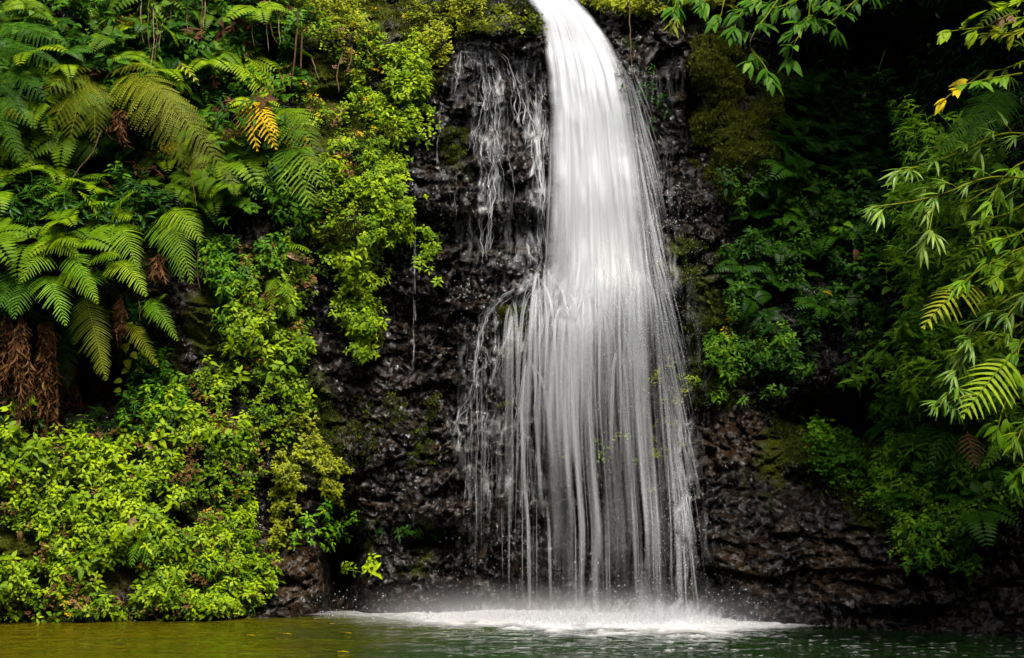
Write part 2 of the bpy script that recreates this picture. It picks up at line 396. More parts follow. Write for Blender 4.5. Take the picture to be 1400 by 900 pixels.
def fall_layer(k, nS=330):
    s = np.linspace(0, 1, nS)[None]; V = VA[:, None]
    inset = [0, .015, .03, .05][k]
    uL = np.interp(VA, VLf, ULf)[:, None]; uR = np.interp(VA, VLf, URf)[:, None]
    t = (V+50)/900
    ss = s
    U = uL+(uR-uL)*(inset+(1-2*inset)*ss)
    # paths wander slightly: water splitting round small knobs of rock
    U = U+3.0*(vnoise(s*18+k*5, V/90., 200+k)-.5)*sstep(60, 400, V)
    D = falldepth(U, V+0*U)
    D = D-.07*k-.05*(fbm(s*14, V/90., 210+k, 2)-.5)
    D = D+0.05*np.abs(s-.5)*2
    # streak field
    w1 = vnoise(s*19+1.6*t, t*6., 220); w2 = vnoise(s*60+1.5*t, t*8.0, 230+k); w3 = vnoise(s*150, t*5.0, 240+k)
    w0 = fbm(s*8+1.0*t, t*4., 250, 2)
    n = .30*w0+.30*w1+.27*w2+.13*w3
    up = (1-sstep(150, 700, V+60*(vnoise(s*9, V/80., 288)-.5)))**1.3
    base = .60*up+.055*(1-up)
    con = .62*up+.90*(1-up)
    a = base+(n-.5)*con
    # where the fall is strongest low down
    sc = .42+.75*np.exp(-((s-.36)/.13)**2)+.75*np.exp(-((s-.81)/.10)**2)
    sc = np.where(up > 0, up+(1-up)*sc, sc)
    sc = sc*(1-.9*(1-up)*np.exp(-(s/.20)**2))*(1-.35*up*sstep(.72, .98, s)*sstep(100, 200, V))
    a = a*sc
    # ragged side edges, tattered lip
    el = .05+.16*vnoise(V/42., 3+k, 260)+.05*vnoise(V/8., 3, 266)+.03*vnoise(V/9., 7+k, 263)*sstep(300,500,V); er = .06+.22*vnoise(V/38., 9+k, 261)+.05*vnoise(V/8., 5, 267)
    a = a*sstep(0, 1, s/el)*sstep(0, 1, (1-s)/er)
    a = a*(1-.45*sstep(735, 850, V)*(1-np.exp(-((s-.85)/.13)**2)))
    # clots of white where water lands on knobs
    a = a+.30*up*sstep(.6, .9, vnoise(s*14, V/38., 270))*sstep(0, 1, s/.1)*sstep(0, 1, (1-s)/.1)
    # thin glassy streaks where the lip bends
    a = a*(1-.45*np.exp(-((V-45)/26)**2)*np.exp(-((s-.35)/.28)**2)*(.4+1.2*w2))
    a = a*(1-.55*(1-up)*(1-sstep(.32, .68, fbm(s*17+1.6*t, t*4., 281, 2))))
    a = np.clip(a, 0, .97)
    a[-2:] *= .5
    mb = MB(); nv_ = len(VA)
    i = (np.arange(nv_-1)[:, None]*nS+np.arange(nS-1)[None]).ravel()
    mb.add(at(U, V, D), np.stack([i, i+nS, i+nS+1, i+1], -1), a.ravel())
    return mb
W = thing('waterfall', 'tall white silky waterfall fanning out as it drops into the pool', 'waterfall', at(800, 850, 18.6))
allm = MB()
for k in range(4):
    v, f, t = fall_layer(k).flat(); allm.add(v, f, t)
allm.build('water_curtain', MFALL, W, smooth=True, attr='dens')

def strand(mb, U, V, rpx, a, off=.10, follow=False, flat=.5):
    """one thread of water through pixel path U,V; a = opacity per point"""
    U = np.asarray(U, float); V = np.asarray(V, float)
    if follow: D = dsurf(U, V)-off
    else: D = np.minimum.accumulate(denv(U, V)-.05)-off
    k = np.ones(5)/5
    D = np.convolve(np.pad(D, 2, mode='edge'), k, 'valid')
    tube(mb, at(U, V, D), rpx/90., 5, a, flat)

def fpath(u, v, k):
    return np.stack([u, v], -1)
# threads down the main fall
mb = MB()
for q in range(110):
    s0 = rng.random(); v0 = rng.choice([rng.uniform(120, 380), 372+rng.random()*60, rng.uniform(380, 700)])
    if rng.random() < .4: s0 = np.clip(rng.normal(.36, .14), .02, .98)
    elif rng.random() < .4: s0 = np.clip(rng.normal(.8, .1), .02, .98)
    v1 = min(852, v0+rng.uniform(90, 420))
    V = np.linspace(v0, v1, max(8, int((v1-v0)/12)))
    t = (V-v0)/(v1-v0)
    U = np.interp(V, VLf, ULf)*(1-s0)+np.interp(V, VLf, URf)*s0+rng.normal(0, .7)*t*3
    a = np.sin(np.pi*np.clip(t, 0.02, .98))**.8*rng.uniform(.06, .30)
    strand(mb, U, V, rng.choice([rng.uniform(.5, 1.2), rng.uniform(1.5, 5.)]), a, off=rng.uniform(.12, .42))
# arcs of water springing off the ledge
for (uc, vc, w, n_) in [(815, 372, 20, 14), (770, 420, 14, 12), (860, 402, 12, 10), (752, 384, 14, 10), (800, 398, 26, 30), (768, 392, 16, 18), (845, 380, 20, 16), (875, 372, 14, 8), (735, 392, 12, 14), (846, 472, 10, 10), (722, 500, 9, 8), (742, 372, 9, 10), (700, 425, 8, 8), (780, 370, 12, 8)]:
    for q in range(n_):
        h = rng.normal(0, 1); v1 = vc+rng.uniform(80, 260)
        tt = np.linspace(0, 1, 22)
        U = uc+h*w*(1-np.exp(-tt*7))+h*5*tt
        V = vc-3*np.exp(-h*h)*np.sin(np.clip(tt*6, 0, np.pi))+(abs(h)*7)*(1-np.exp(-tt*6))+(v1-vc)*tt**1.5
        a = (1-tt)**.8*sstep(0, .12, tt)*rng.uniform(.12, .45); V = V+rng.normal(0, 9)
        strand(mb, U, V, rng.uniform(.8, 3.0), a, off=rng.uniform(.1, .35))
# wisps flung off the outer edge
for q in range(300):
    v0 = rng.uniform(70, 700); s0 = rng.uniform(.93, 1.0)
    u0 = np.interp(v0, VLf, ULf)*(1-s0)+np.interp(v0, VLf, URf)*s0
    tt = np.linspace(0, 1, 16); ln = rng.uniform(60, 200)
    V = v0+ln*tt**1.3
    U = u0+rng.uniform(-6, 30)*tt**.6+(np.interp(V, VLf, URf)-np.interp(v0, VLf, URf))*.9
    ok = V < 850
    if ok.sum() > 5: strand(mb, U[ok], V[ok], rng.uniform(.4, 1.3), (np.sin(np.pi*np.clip(tt, .03, .97))*rng.uniform(.05, .28))[ok], off=rng.uniform(.1, .3))
mb.build('water_strands', MTHR, W, smooth=True, attr='dens')

def lace(name, label, paths, cat='trickle', n=4, jit=2.2, amp=3.5, a=(.3, .8), r=(.4, 1.2), grp=None, off=.035, follow=True):
    mb = MB()
    for (pts, wt) in paths:
        pts = np.array(pts, float)
        for q in range(max(1, int(n*wt*.9))):
            lo = rng.uniform(0, .35) if q else 0; hi = rng.uniform(.65, 1) if q else 1
            s = np.concatenate([[0], np.cumsum(np.hypot(*np.diff(pts, axis=0).T))]); m = max(8, int(s[-1]*(hi-lo)/4))
            ss = np.linspace(lo*s[-1], hi*s[-1], m)
            ph = rng.random()*99
            U = np.interp(ss, s, pts[:, 0])+rng.normal(0, jit)+amp*2*(fbm(ss/22., ph, 7, 3)-.5)*2
            V = np.interp(ss, s, pts[:, 1])
            t = np.linspace(0, 1, m)
            al = rng.uniform(*a)*np.sin(np.pi*np.clip(t, .04, .96))**.5*(.02+1.15*vnoise(ss/9., ph+3, 9))
            rr_ = rng.uniform(*r)*(.5+1.0*vnoise(ss/18., ph+1, 5))
            D = (np.minimum(dsurf(U, V), denv(U, V)+.10) if follow else np.minimum.accumulate(denv(U, V)))-off
            D = np.convolve(np.pad(D, 1, mode='edge'), np.ones(3)/3, 'valid')
            tube(mb, at(U, V, D), rr_/90., 5, np.clip(al, 0, 1), .5)
    o = mb.build(name, MTHR, None, smooth=True, attr='dens', origin=at(paths[0][0][-1][0], paths[0][0][-1][1], 19.5))
    return tag(o, label, cat, grp)
lace('water_trickle', 'lacy white trickle branching over black rock beside the top of the waterfall',
 [([(640, 62), (655, 75), (662, 110), (664, 140), (660, 180), (655, 215)], 2.2), ([(664, 140), (655, 165), (645, 190), (641, 215)], 1), ([(662, 90), (672, 120), (678, 160), (680, 215), (682, 250)], 1.4), ([(655, 75), (633, 70), (624, 100), (620, 130)], 1),
  ([(660, 180), (672, 205), (675, 235), (668, 300), (664, 350)], 2), ([(655, 215), (665, 215), (676, 232)], 1), ([(680, 215), (668, 250), (670, 290)], 1), ([(672, 62), (690, 80), (700, 110), (706, 150), (712, 200)], 1.1), ([(664, 300), (664, 360)], 1.2), ([(640, 62), (650, 58), (670, 62), (684, 70)], .8)], n=5, a=(.25, .85), r=(.3, .95), jit=3.4, amp=4.5)
lace('water_trickle', 'forked white stream hugging the rock just beside the main fall', [([(733, 118), (738, 150), (735, 185), (738, 230), (741, 300), (743, 372)], 2.2), ([(722, 130), (728, 165), (736, 190)], 1.3), ([(745, 160), (742, 200)], 1.2), ([(720, 190), (732, 182), (741, 172)], 1), ([(708, 120), (715, 150), (712, 190)], .8)], n=5, a=(.25, .8), r=(.4, 1.4), jit=3.0, amp=3.5)
lace('water_trickle', 'faint thin drips down the dark rock at the far edge of the black face', [([(622, 95), (618, 125), (622, 140)], 1), ([(620, 230), (622, 290), (618, 310)], 1), ([(607, 150), (604, 200), (600, 230)], .6), ([(690, 130), (694, 200), (700, 250), (698, 300)], 1), ([(640, 290), (642, 340)], .5), ([(705, 300), (703, 350)], .5)], n=2.4, a=(.15, .5), r=(.3, .8))
lace('water_trickle', 'single thin straight drip of water falling past the leafy curtain', [([(566, 298), (566, 340), (566, 402)], 2), ([(566, 402), (567, 432), (566, 448)], 3), ([(565, 448), (566, 480), (563, 505)], 2)], n=2, jit=1.0, amp=.5, a=(.12, .5), r=(.3, .8))
lace('side_cascade', 'curving side cascade splitting over the rounded rock below the ledge', [([(748, 372), (720, 385), (690, 405), (665, 432), (655, 470), (650, 500), (642, 560)], 2.4), ([(740, 385), (712, 400), (700, 430), (695, 455), (682, 490), (672, 520), (664, 545)], 2.2), ([(745, 392), (728, 412), (722, 440), (714, 470), (712, 500)], 1.8),
  ([(700, 400), (675, 420), (660, 432), (656, 450)], 1.4), ([(655, 470), (660, 490), (648, 520), (640, 560)], 1.2), ([(664, 545), (660, 580), (655, 600)], 1), ([(712, 500), (708, 560), (702, 640)], 1.6), ([(650, 515), (646, 525), (640, 545), (626, 570), (618, 590), (612, 600)], 1.3), ([(722, 440), (712, 460), (706, 478)], 1)], 'cascade', n=4.5, a=(.12, .6), r=(.3, 1.3), jit=4.0, amp=4.5)
lace('falling_stream', 'narrow free falling stream dropping from the side cascade', [([(651, 514), (645, 530), (643, 580), (641, 640), (640, 720), (638, 790)], 3), ([(662, 560), (660, 640), (660, 700)], 1.2), ([(672, 530), (672, 600), (670, 680)], .8)], 'stream', n=1.8, jit=4.5, amp=1.6, a=(.05, .30), r=(.4, 1.3), follow=False)
# faint rain of threads under the side cascade
mb = MB()
for q in range(30):
    u0 = rng.uniform(640, 745); v0 = rng.uniform(480, 700); ln = rng.uniform(60, 220)
    V = np.linspace(v0, min(846, v0+ln), 12); t = np.linspace(0, 1, 12)
    strand(mb, u0+0*V+rng.normal(0, 1)*t, V, rng.uniform(.3, .8), np.sin(np.pi*np.clip(t, .03, .97))*rng.uniform(.06, .28), off=rng.uniform(.05, .3))
tag(mb.build('water_veil', MTHR, None, smooth=True, attr='dens', origin=at(690, 846, 19)), 'faint veil of fine water threads in front of the dark rock below the side cascade', 'water veil')

def film(name, label, cat, u0, u1, v0, v1, maskf, seed, dens=.8, off=.03, free=False, fine=5.5, wander=14.):
    U, V = np.meshgrid(np.arange(u0, u1, 1.2), np.arange(v0, v1, 1.6))
    uw = U+wander*(fbm(U/26., V/34., seed, 3)-.5)*2+3*(vnoise(U/7., V/9., seed+1)-.5)
    r1 = 1-np.abs(2*vnoise(uw/fine, V/70., seed+2)-1); r2 = 1-np.abs(2*vnoise(uw/(fine*2.4), V/55., seed+3)-1); r3 = vnoise(uw/2., V/40., seed+4)
    a = .75*r1**9+.9*r2**14+.22*r3**3
    a = a*sstep(.30, .68, fbm(U/17., V/30., seed+5, 4))*(.3+.9*vnoise(U/5., V/8., seed+6))
    a = np.clip(a*dens*maskf(U, V), 0, .95)
    D = (np.minimum.accumulate(denv(U, V), axis=0)-.05 if free else np.minimum(dsurf(U, V), denv(U, V)+.16))-off
    D = box(D, 1)
    n_ = U.shape[1]; i = (np.arange(U.shape[0]-1)[:, None]*n_+np.arange(n_-1)[None]).ravel(); q = np.stack([i, i+n_, i+n_+1, i+1], -1)
    keep = a.ravel()[q].max(1) > .012
    mb = MB(); mb.add(at(U, V, D), q[keep], a.ravel())
    return tag(mb.build(name, MFALL, None, smooth=True, attr='dens', origin=at((u0+u1)/2, v1, float(D[-1].mean()))), label, cat)
def gm(lst):
    def f(U, V):
        m = 0*U
        for (u, v, su, sv, w) in lst: m = np.maximum(m, w*np.exp(-((U-u)/su)**2-((V-v)/sv)**4))
        return np.clip(m, 0, 1.3)
    return f
film('water_film', 'glinting film of water spread over the black rock left of the upper fall', 'water film', 596, 752, 58, 372, gm([(668, 200, 26, 150, 1.), (728, 230, 20, 150, 1.2), (700, 150, 30, 80, .6), (625, 200, 16, 130, .35), (690, 330, 40, 40, .5)]), 611, .95, fine=4.2, wander=7.)
film('water_film', 'torn film of water sliding over the rounded mossy rock beside the side cascade', 'water film', 604, 760, 372, 660, gm([(725, 420, 30, 45, 1.1), (690, 470, 30, 60, .8), (660, 500, 22, 70, .8), (700, 560, 34, 70, .5), (635, 580, 18, 40, .5)]), 633, 1.15, fine=4.6, wander=10.)
film('water_film', 'faint rain of fine water lines in front of the lower rock left of the fall', 'water film', 600, 770, 500, 846, lambda U, V: gm([(722, 660, 30, 150, .55), (668, 650, 36, 140, .28)])(U, V)*(.2+.8*sstep(840, 640, V))*sstep(606, 650, U+14*vnoise(V/30., 2, 9)), 655, .9, .25, True, 4.2, 3.)
film('water_film', 'thin sheen of water flung along the right border of the main fall', 'water film', 870, 990, 90, 846, gm([(905, 300, 22, 200, .5), (935, 620, 20, 200, .8), (890, 150, 22, 60, .5), (955, 760, 14, 90, .4)]), 677, .9, .3, True, 4.5, 4.)
# droplets thrown about the falls
mb = MB()
octv = np.array([[1, 0, 0], [-1, 0, 0], [0, 1, 0], [0, -1, 0], [0, 0, 1], [0, 0, -1.]])
octf = np.array([[0, 2, 4], [2, 1, 4], [1, 3, 4], [3, 0, 4], [2, 0, 5], [1, 2, 5], [3, 1, 5], [0, 3, 5]])
def drops(n, U, V, D, r):
    P_ = at(U, V, D); v = P_[:, None]+octv[None]*(r[:, None, None]); f = octf[None]+6*np.arange(n)[:, None, None]
    mb.add(v, f.reshape(-1, 3), np.repeat(rng.uniform(.3, 1, n), 6))
n = 1500
U = np.where(rng.random(n) < .5, rng.uniform(600, 960, n), rng.normal(925, 26, n)); V = rng.uniform(250, 850, n)
drops(n, U, V, denv(U, V)-rng.uniform(.05, .6, n), rng.uniform(.003, .008, n))
n = 900
U = np.where(rng.random(n) < .5, rng.uniform(430, 1060, n), rng.normal(860, 70, n)); V = 846-np.abs(rng.normal(0, 22, n)); D = np.minimum(denv(U, np.minimum(V, 845.))-.1, 1.6*FPX/(856-HOR))-rng.uniform(0, .5, n)
drops(n, U, V, D, rng.uniform(.004, .010, n))
tag(mb.build('water_droplets', MFALL, None, attr='dens'), 'scattered white droplets sprayed around the falling water', kind='stuff')

# foam where the fall strikes the pool: low frothy mounds plus fans of spray
mb = MB()
FUx = np.arange(385, 1420, 2.); FVx = np.arange(833, 902, .6)
U, V = np.meshgrid(FUx, FVx)
front = np.interp(U, [385, 430, 520, 600, 700, 800, 900, 960, 1040, 1100, 1130], [842, 846, 850, 860, 868, 872, 877, 876, 868, 862, 860])
back = np.interp(U, [385, 480, 700, 850, 950, 1050, 1130], [838, 839, 838, 839, 846, 855, 858])
dd = (V-back)/(front-back)
edge = dd+.7*(fbm(U/28., V/3.2, 301, 4)-.5)
a = sstep(1.0, .45, edge)*sstep(-.3, .1, dd)
st = np.interp(U, [385, 440, 560, 640, 780, 940, 1020, 1080, 1130], [0, .10, .35, .8, 1.0, 1.0, .75, .3, 0])
a = np.clip(a*st*1.8*(.4+1.5*fbm(U/9., V/1.3, 305, 4)), 0, 1)
a = np.maximum(a, .30*sstep(.70, .78, fbm(U/15., V/1.5, 320, 3))*sstep(868, 874, V)*sstep(540, 640, U)*np.where(U > 1130, .7, 1.))
D = EYE*FPX/(V-HOR)
P = at(U, V, D); P[..., 2] += .03+.05*a*fbm(P[..., 0]*5, P[..., 1]*5, 310, 4)+.05*np.exp(-((U-930)/40)**2)*a
nn = len(FUx); i = (np.arange(len(FVx)-1)[:, None]*nn+np.arange(nn-1)[None]).ravel()
mb.add(P, np.stack([i, i+nn, i+nn+1, i+1], -1), a.ravel())
SP = MB()
for q in range(6500):
    u = rng.choice([rng.normal(850, 110), rng.uniform(560, 1060)]) if q > 1500 else np.clip(rng.normal(925, 36), 840, 1010)
    if u < 420 or u > 1075: continue
    stv = np.interp(u, [385, 520, 700, 920, 1000, 1100], [.15, .35, .8, 1, .7, .15])
    v = rng.uniform(*{0: (838, 852), 1: (842, 862)}[int(u > 700)])
    D0 = EYE*FPX/(v-HOR); b0 = at(u, v, D0)
    h = min(.32, rng.exponential(.085))*stv*(1.3 if abs(u-930) < 50 else 1); ang = rng.normal(0, .45)
    tt = np.linspace(0, 1, 6)[:, None]
    pts = b0+tt*np.array([math.sin(ang)*h, -abs(rng.normal(0, .3))*h, 0])+np.array([0, 0, 1.])*(h*(tt*2-1.1*tt**2))
    tube(SP, pts, rng.uniform(.012, .05)*(1-.6*tt[:, 0]), 5, (1-tt[:, 0])**1.3*rng.uniform(.05, .42)*(.3+.7*stv))
tag(SP.build('spray', MTHR, None, smooth=True, attr='dens'), 'fine white spray leaping from the foam at the foot of the fall', kind='stuff')
tag(mb.build('foam', MFOAM, None, smooth=True, attr='dens'), 'churning white foam where the fall hits the pool', kind='stuff')

# soft mist over the foam
mv, nt, out = mat_new('mist_air')
tc = N(nt, 'TexCoord'); sx = N(nt, 'SeparateXYZ'); L(nt, tc.outputs['Generated'], sx.inputs[0])
no = N(nt, 'TexNoise', i_Scale=1.6, i_Detail=3.0); L(nt, tc.outputs['Object'], no.inputs['Vector'])
def mth(op, a, b=None, c=None):
    m = N(nt, 'Math', operation=op)
    for k, x in enumerate((a, b, c)):
        if x is None: continue
        if isinstance(x, (int, float)): m.inputs[k].default_value = x
        else: L(nt, x, m.inputs[k])
    return m.outputs[0]
inv = mth('SUBTRACT', 1.0, sx.outputs[2]); inv3 = mth('POWER', inv, 3.0)
ex = mth('MULTIPLY', mth('MULTIPLY', sx.outputs[0], mth('SUBTRACT', 1.0, sx.outputs[0])), 4.0)
ey = mth('MULTIPLY', mth('MULTIPLY', sx.outputs[1], mth('SUBTRACT', 1.0, sx.outputs[1])), 4.0)
den = mth('MULTIPLY', mth('MULTIPLY', inv3, mth('POWER', ex, 1.2)), mth('MULTIPLY', ey, mth('MULTIPLY', no.outputs[0], 2.4)))
pv = N(nt, 'VolumePrincipled'); pv.inputs['Color'].default_value = (.95, .96, .98, 1); L(nt, den, pv.inputs['Density'])
L(nt, pv.outputs[0], out.inputs[1])
mb = MB(); x0, x1, y0, y1, z1 = -2.4, 4.6, 16.7, 19.2, .75
mb.add([(x, y, z) for z in (.02, z1) for y in (y0, y1) for x in (x0, x1)], np.array([[0, 2, 3, 1], [4, 5, 7, 6], [0, 1, 5, 4], [2, 6, 7, 3], [0, 4, 6, 2], [1, 3, 7, 5]]))
tag(mb.build('mist', mv, None), 'thin mist hanging over the foam at the foot of the fall', kind='stuff')
# ------------------------------------------------------------------ leaf shapes
def leaf_t(w=.3, n=4, fold=.10, droop=.25, peak=.4, cup=0., tooth=0.):
    """leaf along +Y, length 1, face up +Z"""
    s = np.linspace(0, 1, n+2)[1:-1]
    prof = np.where(s < peak, np.sin(s/peak*np.pi/2)**.8, np.cos((s-peak)/(1-peak)*np.pi/2)**.85)*w
    if tooth: prof = prof*(1-tooth*(np.arange(n) % 2))
    v = [[0, 0, 0]]
    for a, b in zip(s, prof):
        z = -droop*a*a
        v += [[-b, a-.04, z+fold*b/w+cup], [0, a, z], [b, a-.04, z+fold*b/w+cup]]
    v.append([0, 1, -droop])
    v = np.array(v); last = len(v)-1
    tri = [[0, 2, 1], [0, 3, 2], [last, last-3, last-2], [last, last-2, last-1]]
    quad = []
    for k in range(n-1):
        a = 1+3*k; quad += [[a, a+1, a+4, a+3], [a+1, a+2, a+5, a+4]]
    return v, [np.array(tri), np.array(quad)] if quad else [np.array(tri)]

def inst(mb, tpl, P, X, Y, Z, S, tint):
    """many copies of a template; X,Y,Z unit axes (n,3); S scale; tint (n,) added to the template's own"""
    if len(tpl) == 3: tv, tf, tt = tpl
    else: (tv, tf), tt = tpl, np.zeros(len(tpl[0]))
    n = len(P); S = np.broadcast_to(np.asarray(S, float), (n,))
    v = P[:, None]+S[:, None, None]*(tv[None, :, 0:1]*X[:, None]+tv[None, :, 1:2]*Y[:, None]+tv[None, :, 2:3]*Z[:, None])
    off = np.arange(n)[:, None, None]*len(tv)
    mb.add(v.reshape(-1, 3), [(f[None]+off).reshape(-1, f.shape[1]) for f in tf], np.clip((tt[None]+np.asarray(tint)[:, None]).ravel(), 0, 1))

def frame(Y, Zh):
    Y = unit(Y); X = unit(np.cross(Y, Zh)); Z = np.cross(X, Y); return X, Y, Z

def sprig(kind, r):
    """a small shoot growing along +Z with its leaves; unit is one metre"""
    mb = MB()
    if kind == 'herb':      # opposite toothed leaves, starry top
        h = r.uniform(.10, .24); lf = leaf_t(.215, 4, .05, .26, .36)
        lean = r.normal(0, .25, 2)
        lv = r.integers(3, 5)
        for k in range(lv):
            z = h*(k+1)/lv; nleaf = 2 if k < lv-1 else 4
            for q in range(nleaf):
                a = k*math.pi/2*1.0+q*2*math.pi/nleaf+r.normal(0, .25)
                L_ = r.uniform(.085, .14)*(1 if k < lv-1 else .75)
                d = np.array([[math.cos(a), math.sin(a), r.uniform(-.25, .25)]])
                X, Y, Z = frame(d, np.array([[0, 0, 1.]]))
                c = np.array([[lean[0]*z, lean[1]*z, z]])
                inst(mb, lf, c+Y*.02, X, Y, Z, L_, r.normal(0, .10, 1)+.12*(k/lv)-.06)
        tube(mb, [[0, 0, -.05], [lean[0]*h*.5, lean[1]*h*.5, h*.5], [lean[0]*h, lean[1]*h, h]], .004, 3, -.2+.2)
    elif kind == 'tiny':    # very small round leaves
        lf = leaf_t(.38, 2, .05, .15, .5)
        for k in range(12):
            a = r.uniform(0, 6.28); e = r.uniform(-.2, .9)
            d = np.array([[math.cos(a), math.sin(a), e]]); X, Y, Z = frame(d, np.array([[0, 0, 1.]]))
            inst(mb, lf, np.array([[r.normal(0, .04), r.normal(0, .04), r.uniform(0, .08)]]), X, Y, Z, r.uniform(.03, .055), r.normal(0, .14, 1))
    elif kind == 'lance':   # longer pointed leaves in a loose whorl
        lf = leaf_t(.13, 5, .06, .30, .4)
        h = r.uniform(.15, .35)
        for k in range(r.integers(6, 10)):
            a = r.uniform(0, 6.28); z = h*r.uniform(.3, 1)
            d = np.array([[math.cos(a), math.sin(a), r.uniform(-.3, .7)]]); X, Y, Z = frame(d, np.array([[0, 0, 1.]]))
            inst(mb, lf, np.array([[0, 0, z]]), X, Y, Z, r.uniform(.16, .28), r.normal(0, .12, 1))
        tube(mb, [[0, 0, -.1], [0, 0, h]], .005, 3, .2)
    elif kind == 'broad':   # wide shiny leaves on stalks
        lf = leaf_t(.34, 6, .10, .28, .36)
        for k in range(r.integers(4, 8)):
            a = r.uniform(0, 6.28); d = np.array([[math.cos(a), math.sin(a), r.uniform(-.5, .5)]])
            X, Y, Z = frame(d, np.array([[0, 0, 1.]])); c = d*r.uniform(.05, .14)+np.array([[0, 0, r.uniform(.02, .2)]])
            tube(mb, np.array([[0, 0, 0], c[0]*.6+[0, 0, .03], c[0]]), .004, 3, .3)
            inst(mb, lf, c, X, Y, Z, r.uniform(.12, .22), r.normal(0, .12, 1))
    elif kind == 'grassy':
        lf = leaf_t(.035, 6, .01, .75, .3)
        for k in range(12):
            a = r.uniform(0, 6.28); d = np.array([[math.cos(a)*.6, math.sin(a)*.6, r.uniform(.3, 1)]])
            X, Y, Z = frame(d, np.array([[0, 0, 1.]])); inst(mb, lf, np.zeros((1, 3)), X, Y, Z, r.uniform(.2, .45), r.normal(0, .12, 1))
    elif kind == 'fernlet':
        lf = leaf_t(.16, 3, .03, .1, .35)
        for k in range(r.integers(3, 6)):
            a = r.uniform(0, 6.28); Lf = r.uniform(.18, .34); d = unit(np.array([math.cos(a), math.sin(a), .5]))
            s = np.linspace(.12, 1, 12); c = d[None]*s[:, None]*Lf; c[:, 2] -= .5*Lf*s**2
            T = unit(np.gradient(c, axis=0)); side = unit(np.cross(T, [[0, 0, 1.]]))
            for sg in (-1, 1):
                X, Y, Z = frame(side*sg+T*.35, np.cross(side, T)); inst(mb, lf, c, X, Y, Z, Lf*.34*(1-s)**.6+.01, r.normal(0, .08, 12))
    elif kind == 'moss':
        for k in range(9):
            a = r.uniform(0, 6.28); d = np.array([[math.cos(a)*.7, math.sin(a)*.7, 1.]]); X, Y, Z = frame(d, np.array([[0.3, 0, 1.]]))
            inst(mb, (np.array([[-.3, 0, 0], [.3, 0, 0], [0, 1, 0.]]), [np.array([[0, 1, 2]])]), np.array([[r.normal(0, .03), r.normal(0, .03), -.005]]), X, Y, Z, r.uniform(.02, .045), r.normal(0, .15, 1))
    return mb.flat()
KINDS_ = {k: [sprig(k, np.random.default_rng(100+7*q+len(k))) for q in range(n)] for k, n in
          (('herb', 12), ('tiny', 6), ('lance', 8), ('broad', 8), ('grassy', 5), ('fernlet', 6), ('moss', 6))}

YG = leaf_mat('leaf_yellow_green', (.025, .065, .001), (.125, .235, .002), (.36, .49, .006))
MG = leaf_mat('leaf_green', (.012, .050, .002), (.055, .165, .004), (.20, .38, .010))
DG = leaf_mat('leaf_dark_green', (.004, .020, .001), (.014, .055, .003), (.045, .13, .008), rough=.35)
OL = leaf_mat('leaf_olive', (.045, .066, .002), (.17, .21, .006), (.36, .40, .015))
BL = leaf_mat('leaf_blue_green', (.03, .09, .006), (.11, .23, .015), (.29, .44, .06), rough=.38, spec=.22)
YE = leaf_mat('leaf_yellow', (.30, .20, .003), (.62, .42, .005), (.72, .60, .014))
BR = leaf_mat('leaf_dead_brown', (.035, .014, .005), (.10, .045, .014), (.22, .12, .05), rough=.7, trans=.15)
TAN = leaf_mat('leaf_dead_pale', (.14, .08, .04), (.30, .19, .11), (.45, .33, .24), rough=.6, trans=.2)
WOOD = leaf_mat('stem_brown', (.03, .018, .008), (.08, .05, .022), (.16, .11, .05), rough=.8, trans=0.)
MOS = leaf_mat('moss_tuft', (.012, .022, .002), (.05, .068, .006), (.14, .16, .014), rough=.9, trans=.25, spec=.1)
RED = leaf_mat('leaf_reddish', (.06, .03, .012), (.16, .085, .04), (.28, .17, .10), rough=.5)

def place(mb, kind, U, V, out_=.03, up=.75, scale=1., tint=.5, r=rng, depth_=None, tspread=.18):
    n = len(U); U = np.asarray(U, float); V = np.asarray(V, float)
    nr = nsurf(U, V)
    D = dsurf(U, V) if depth_ is None else depth_
    P = at(U, V, D)+nr*(np.asarray(out_).reshape(-1, 1) if np.ndim(out_) else out_)
    ax = unit(nr*.8+np.array([0, -.15, up])+r.normal(0, .28, (n, 3)))
    th = r.uniform(0, 6.28, n); h = unit(r.normal(0, 1, (n, 3)))
    X, Z, Y_ = frame(ax, h)          # frame's middle axis is the growth axis
    X1 = X; Y1 = np.cross(ax, X1)
    S = scale*np.exp(r.normal(0, .22, n)); tt = np.broadcast_to(tint, (n,))+r.normal(0, tspread, n)
    pick = r.integers(0, len(KINDS_[kind]), n)
    for k in range(len(KINDS_[kind])):
        m = pick == k
        if m.any(): inst(mb, KINDS_[kind][k], P[m], X1[m], Y1[m], ax[m], S[m], tt[m])

HOLES = []
def sample(poly, n, r=rng, clump=0., cs=34., seed=1, soft=0):
    p = np.array(poly, float); lo, hi = p.min(0), p.max(0)
    U = r.uniform(lo[0], hi[0], n*6); V = r.uniform(lo[1], hi[1], n*6)
    ok = in_poly(poly, U+r.normal(0, soft, n*6), V+r.normal(0, soft, n*6))
    if clump: ok &= fbm(U/cs, V/cs, seed, 3)+r.normal(0, .04, n*6) > clump
    for (u, v, su, sv) in HOLES: ok &= ((U-u)/su)**2+((V-v)/sv)**2+.9*(fbm(U/14., V/14., 77, 2)-.5) > 1
    return U[ok][:n], V[ok][:n]

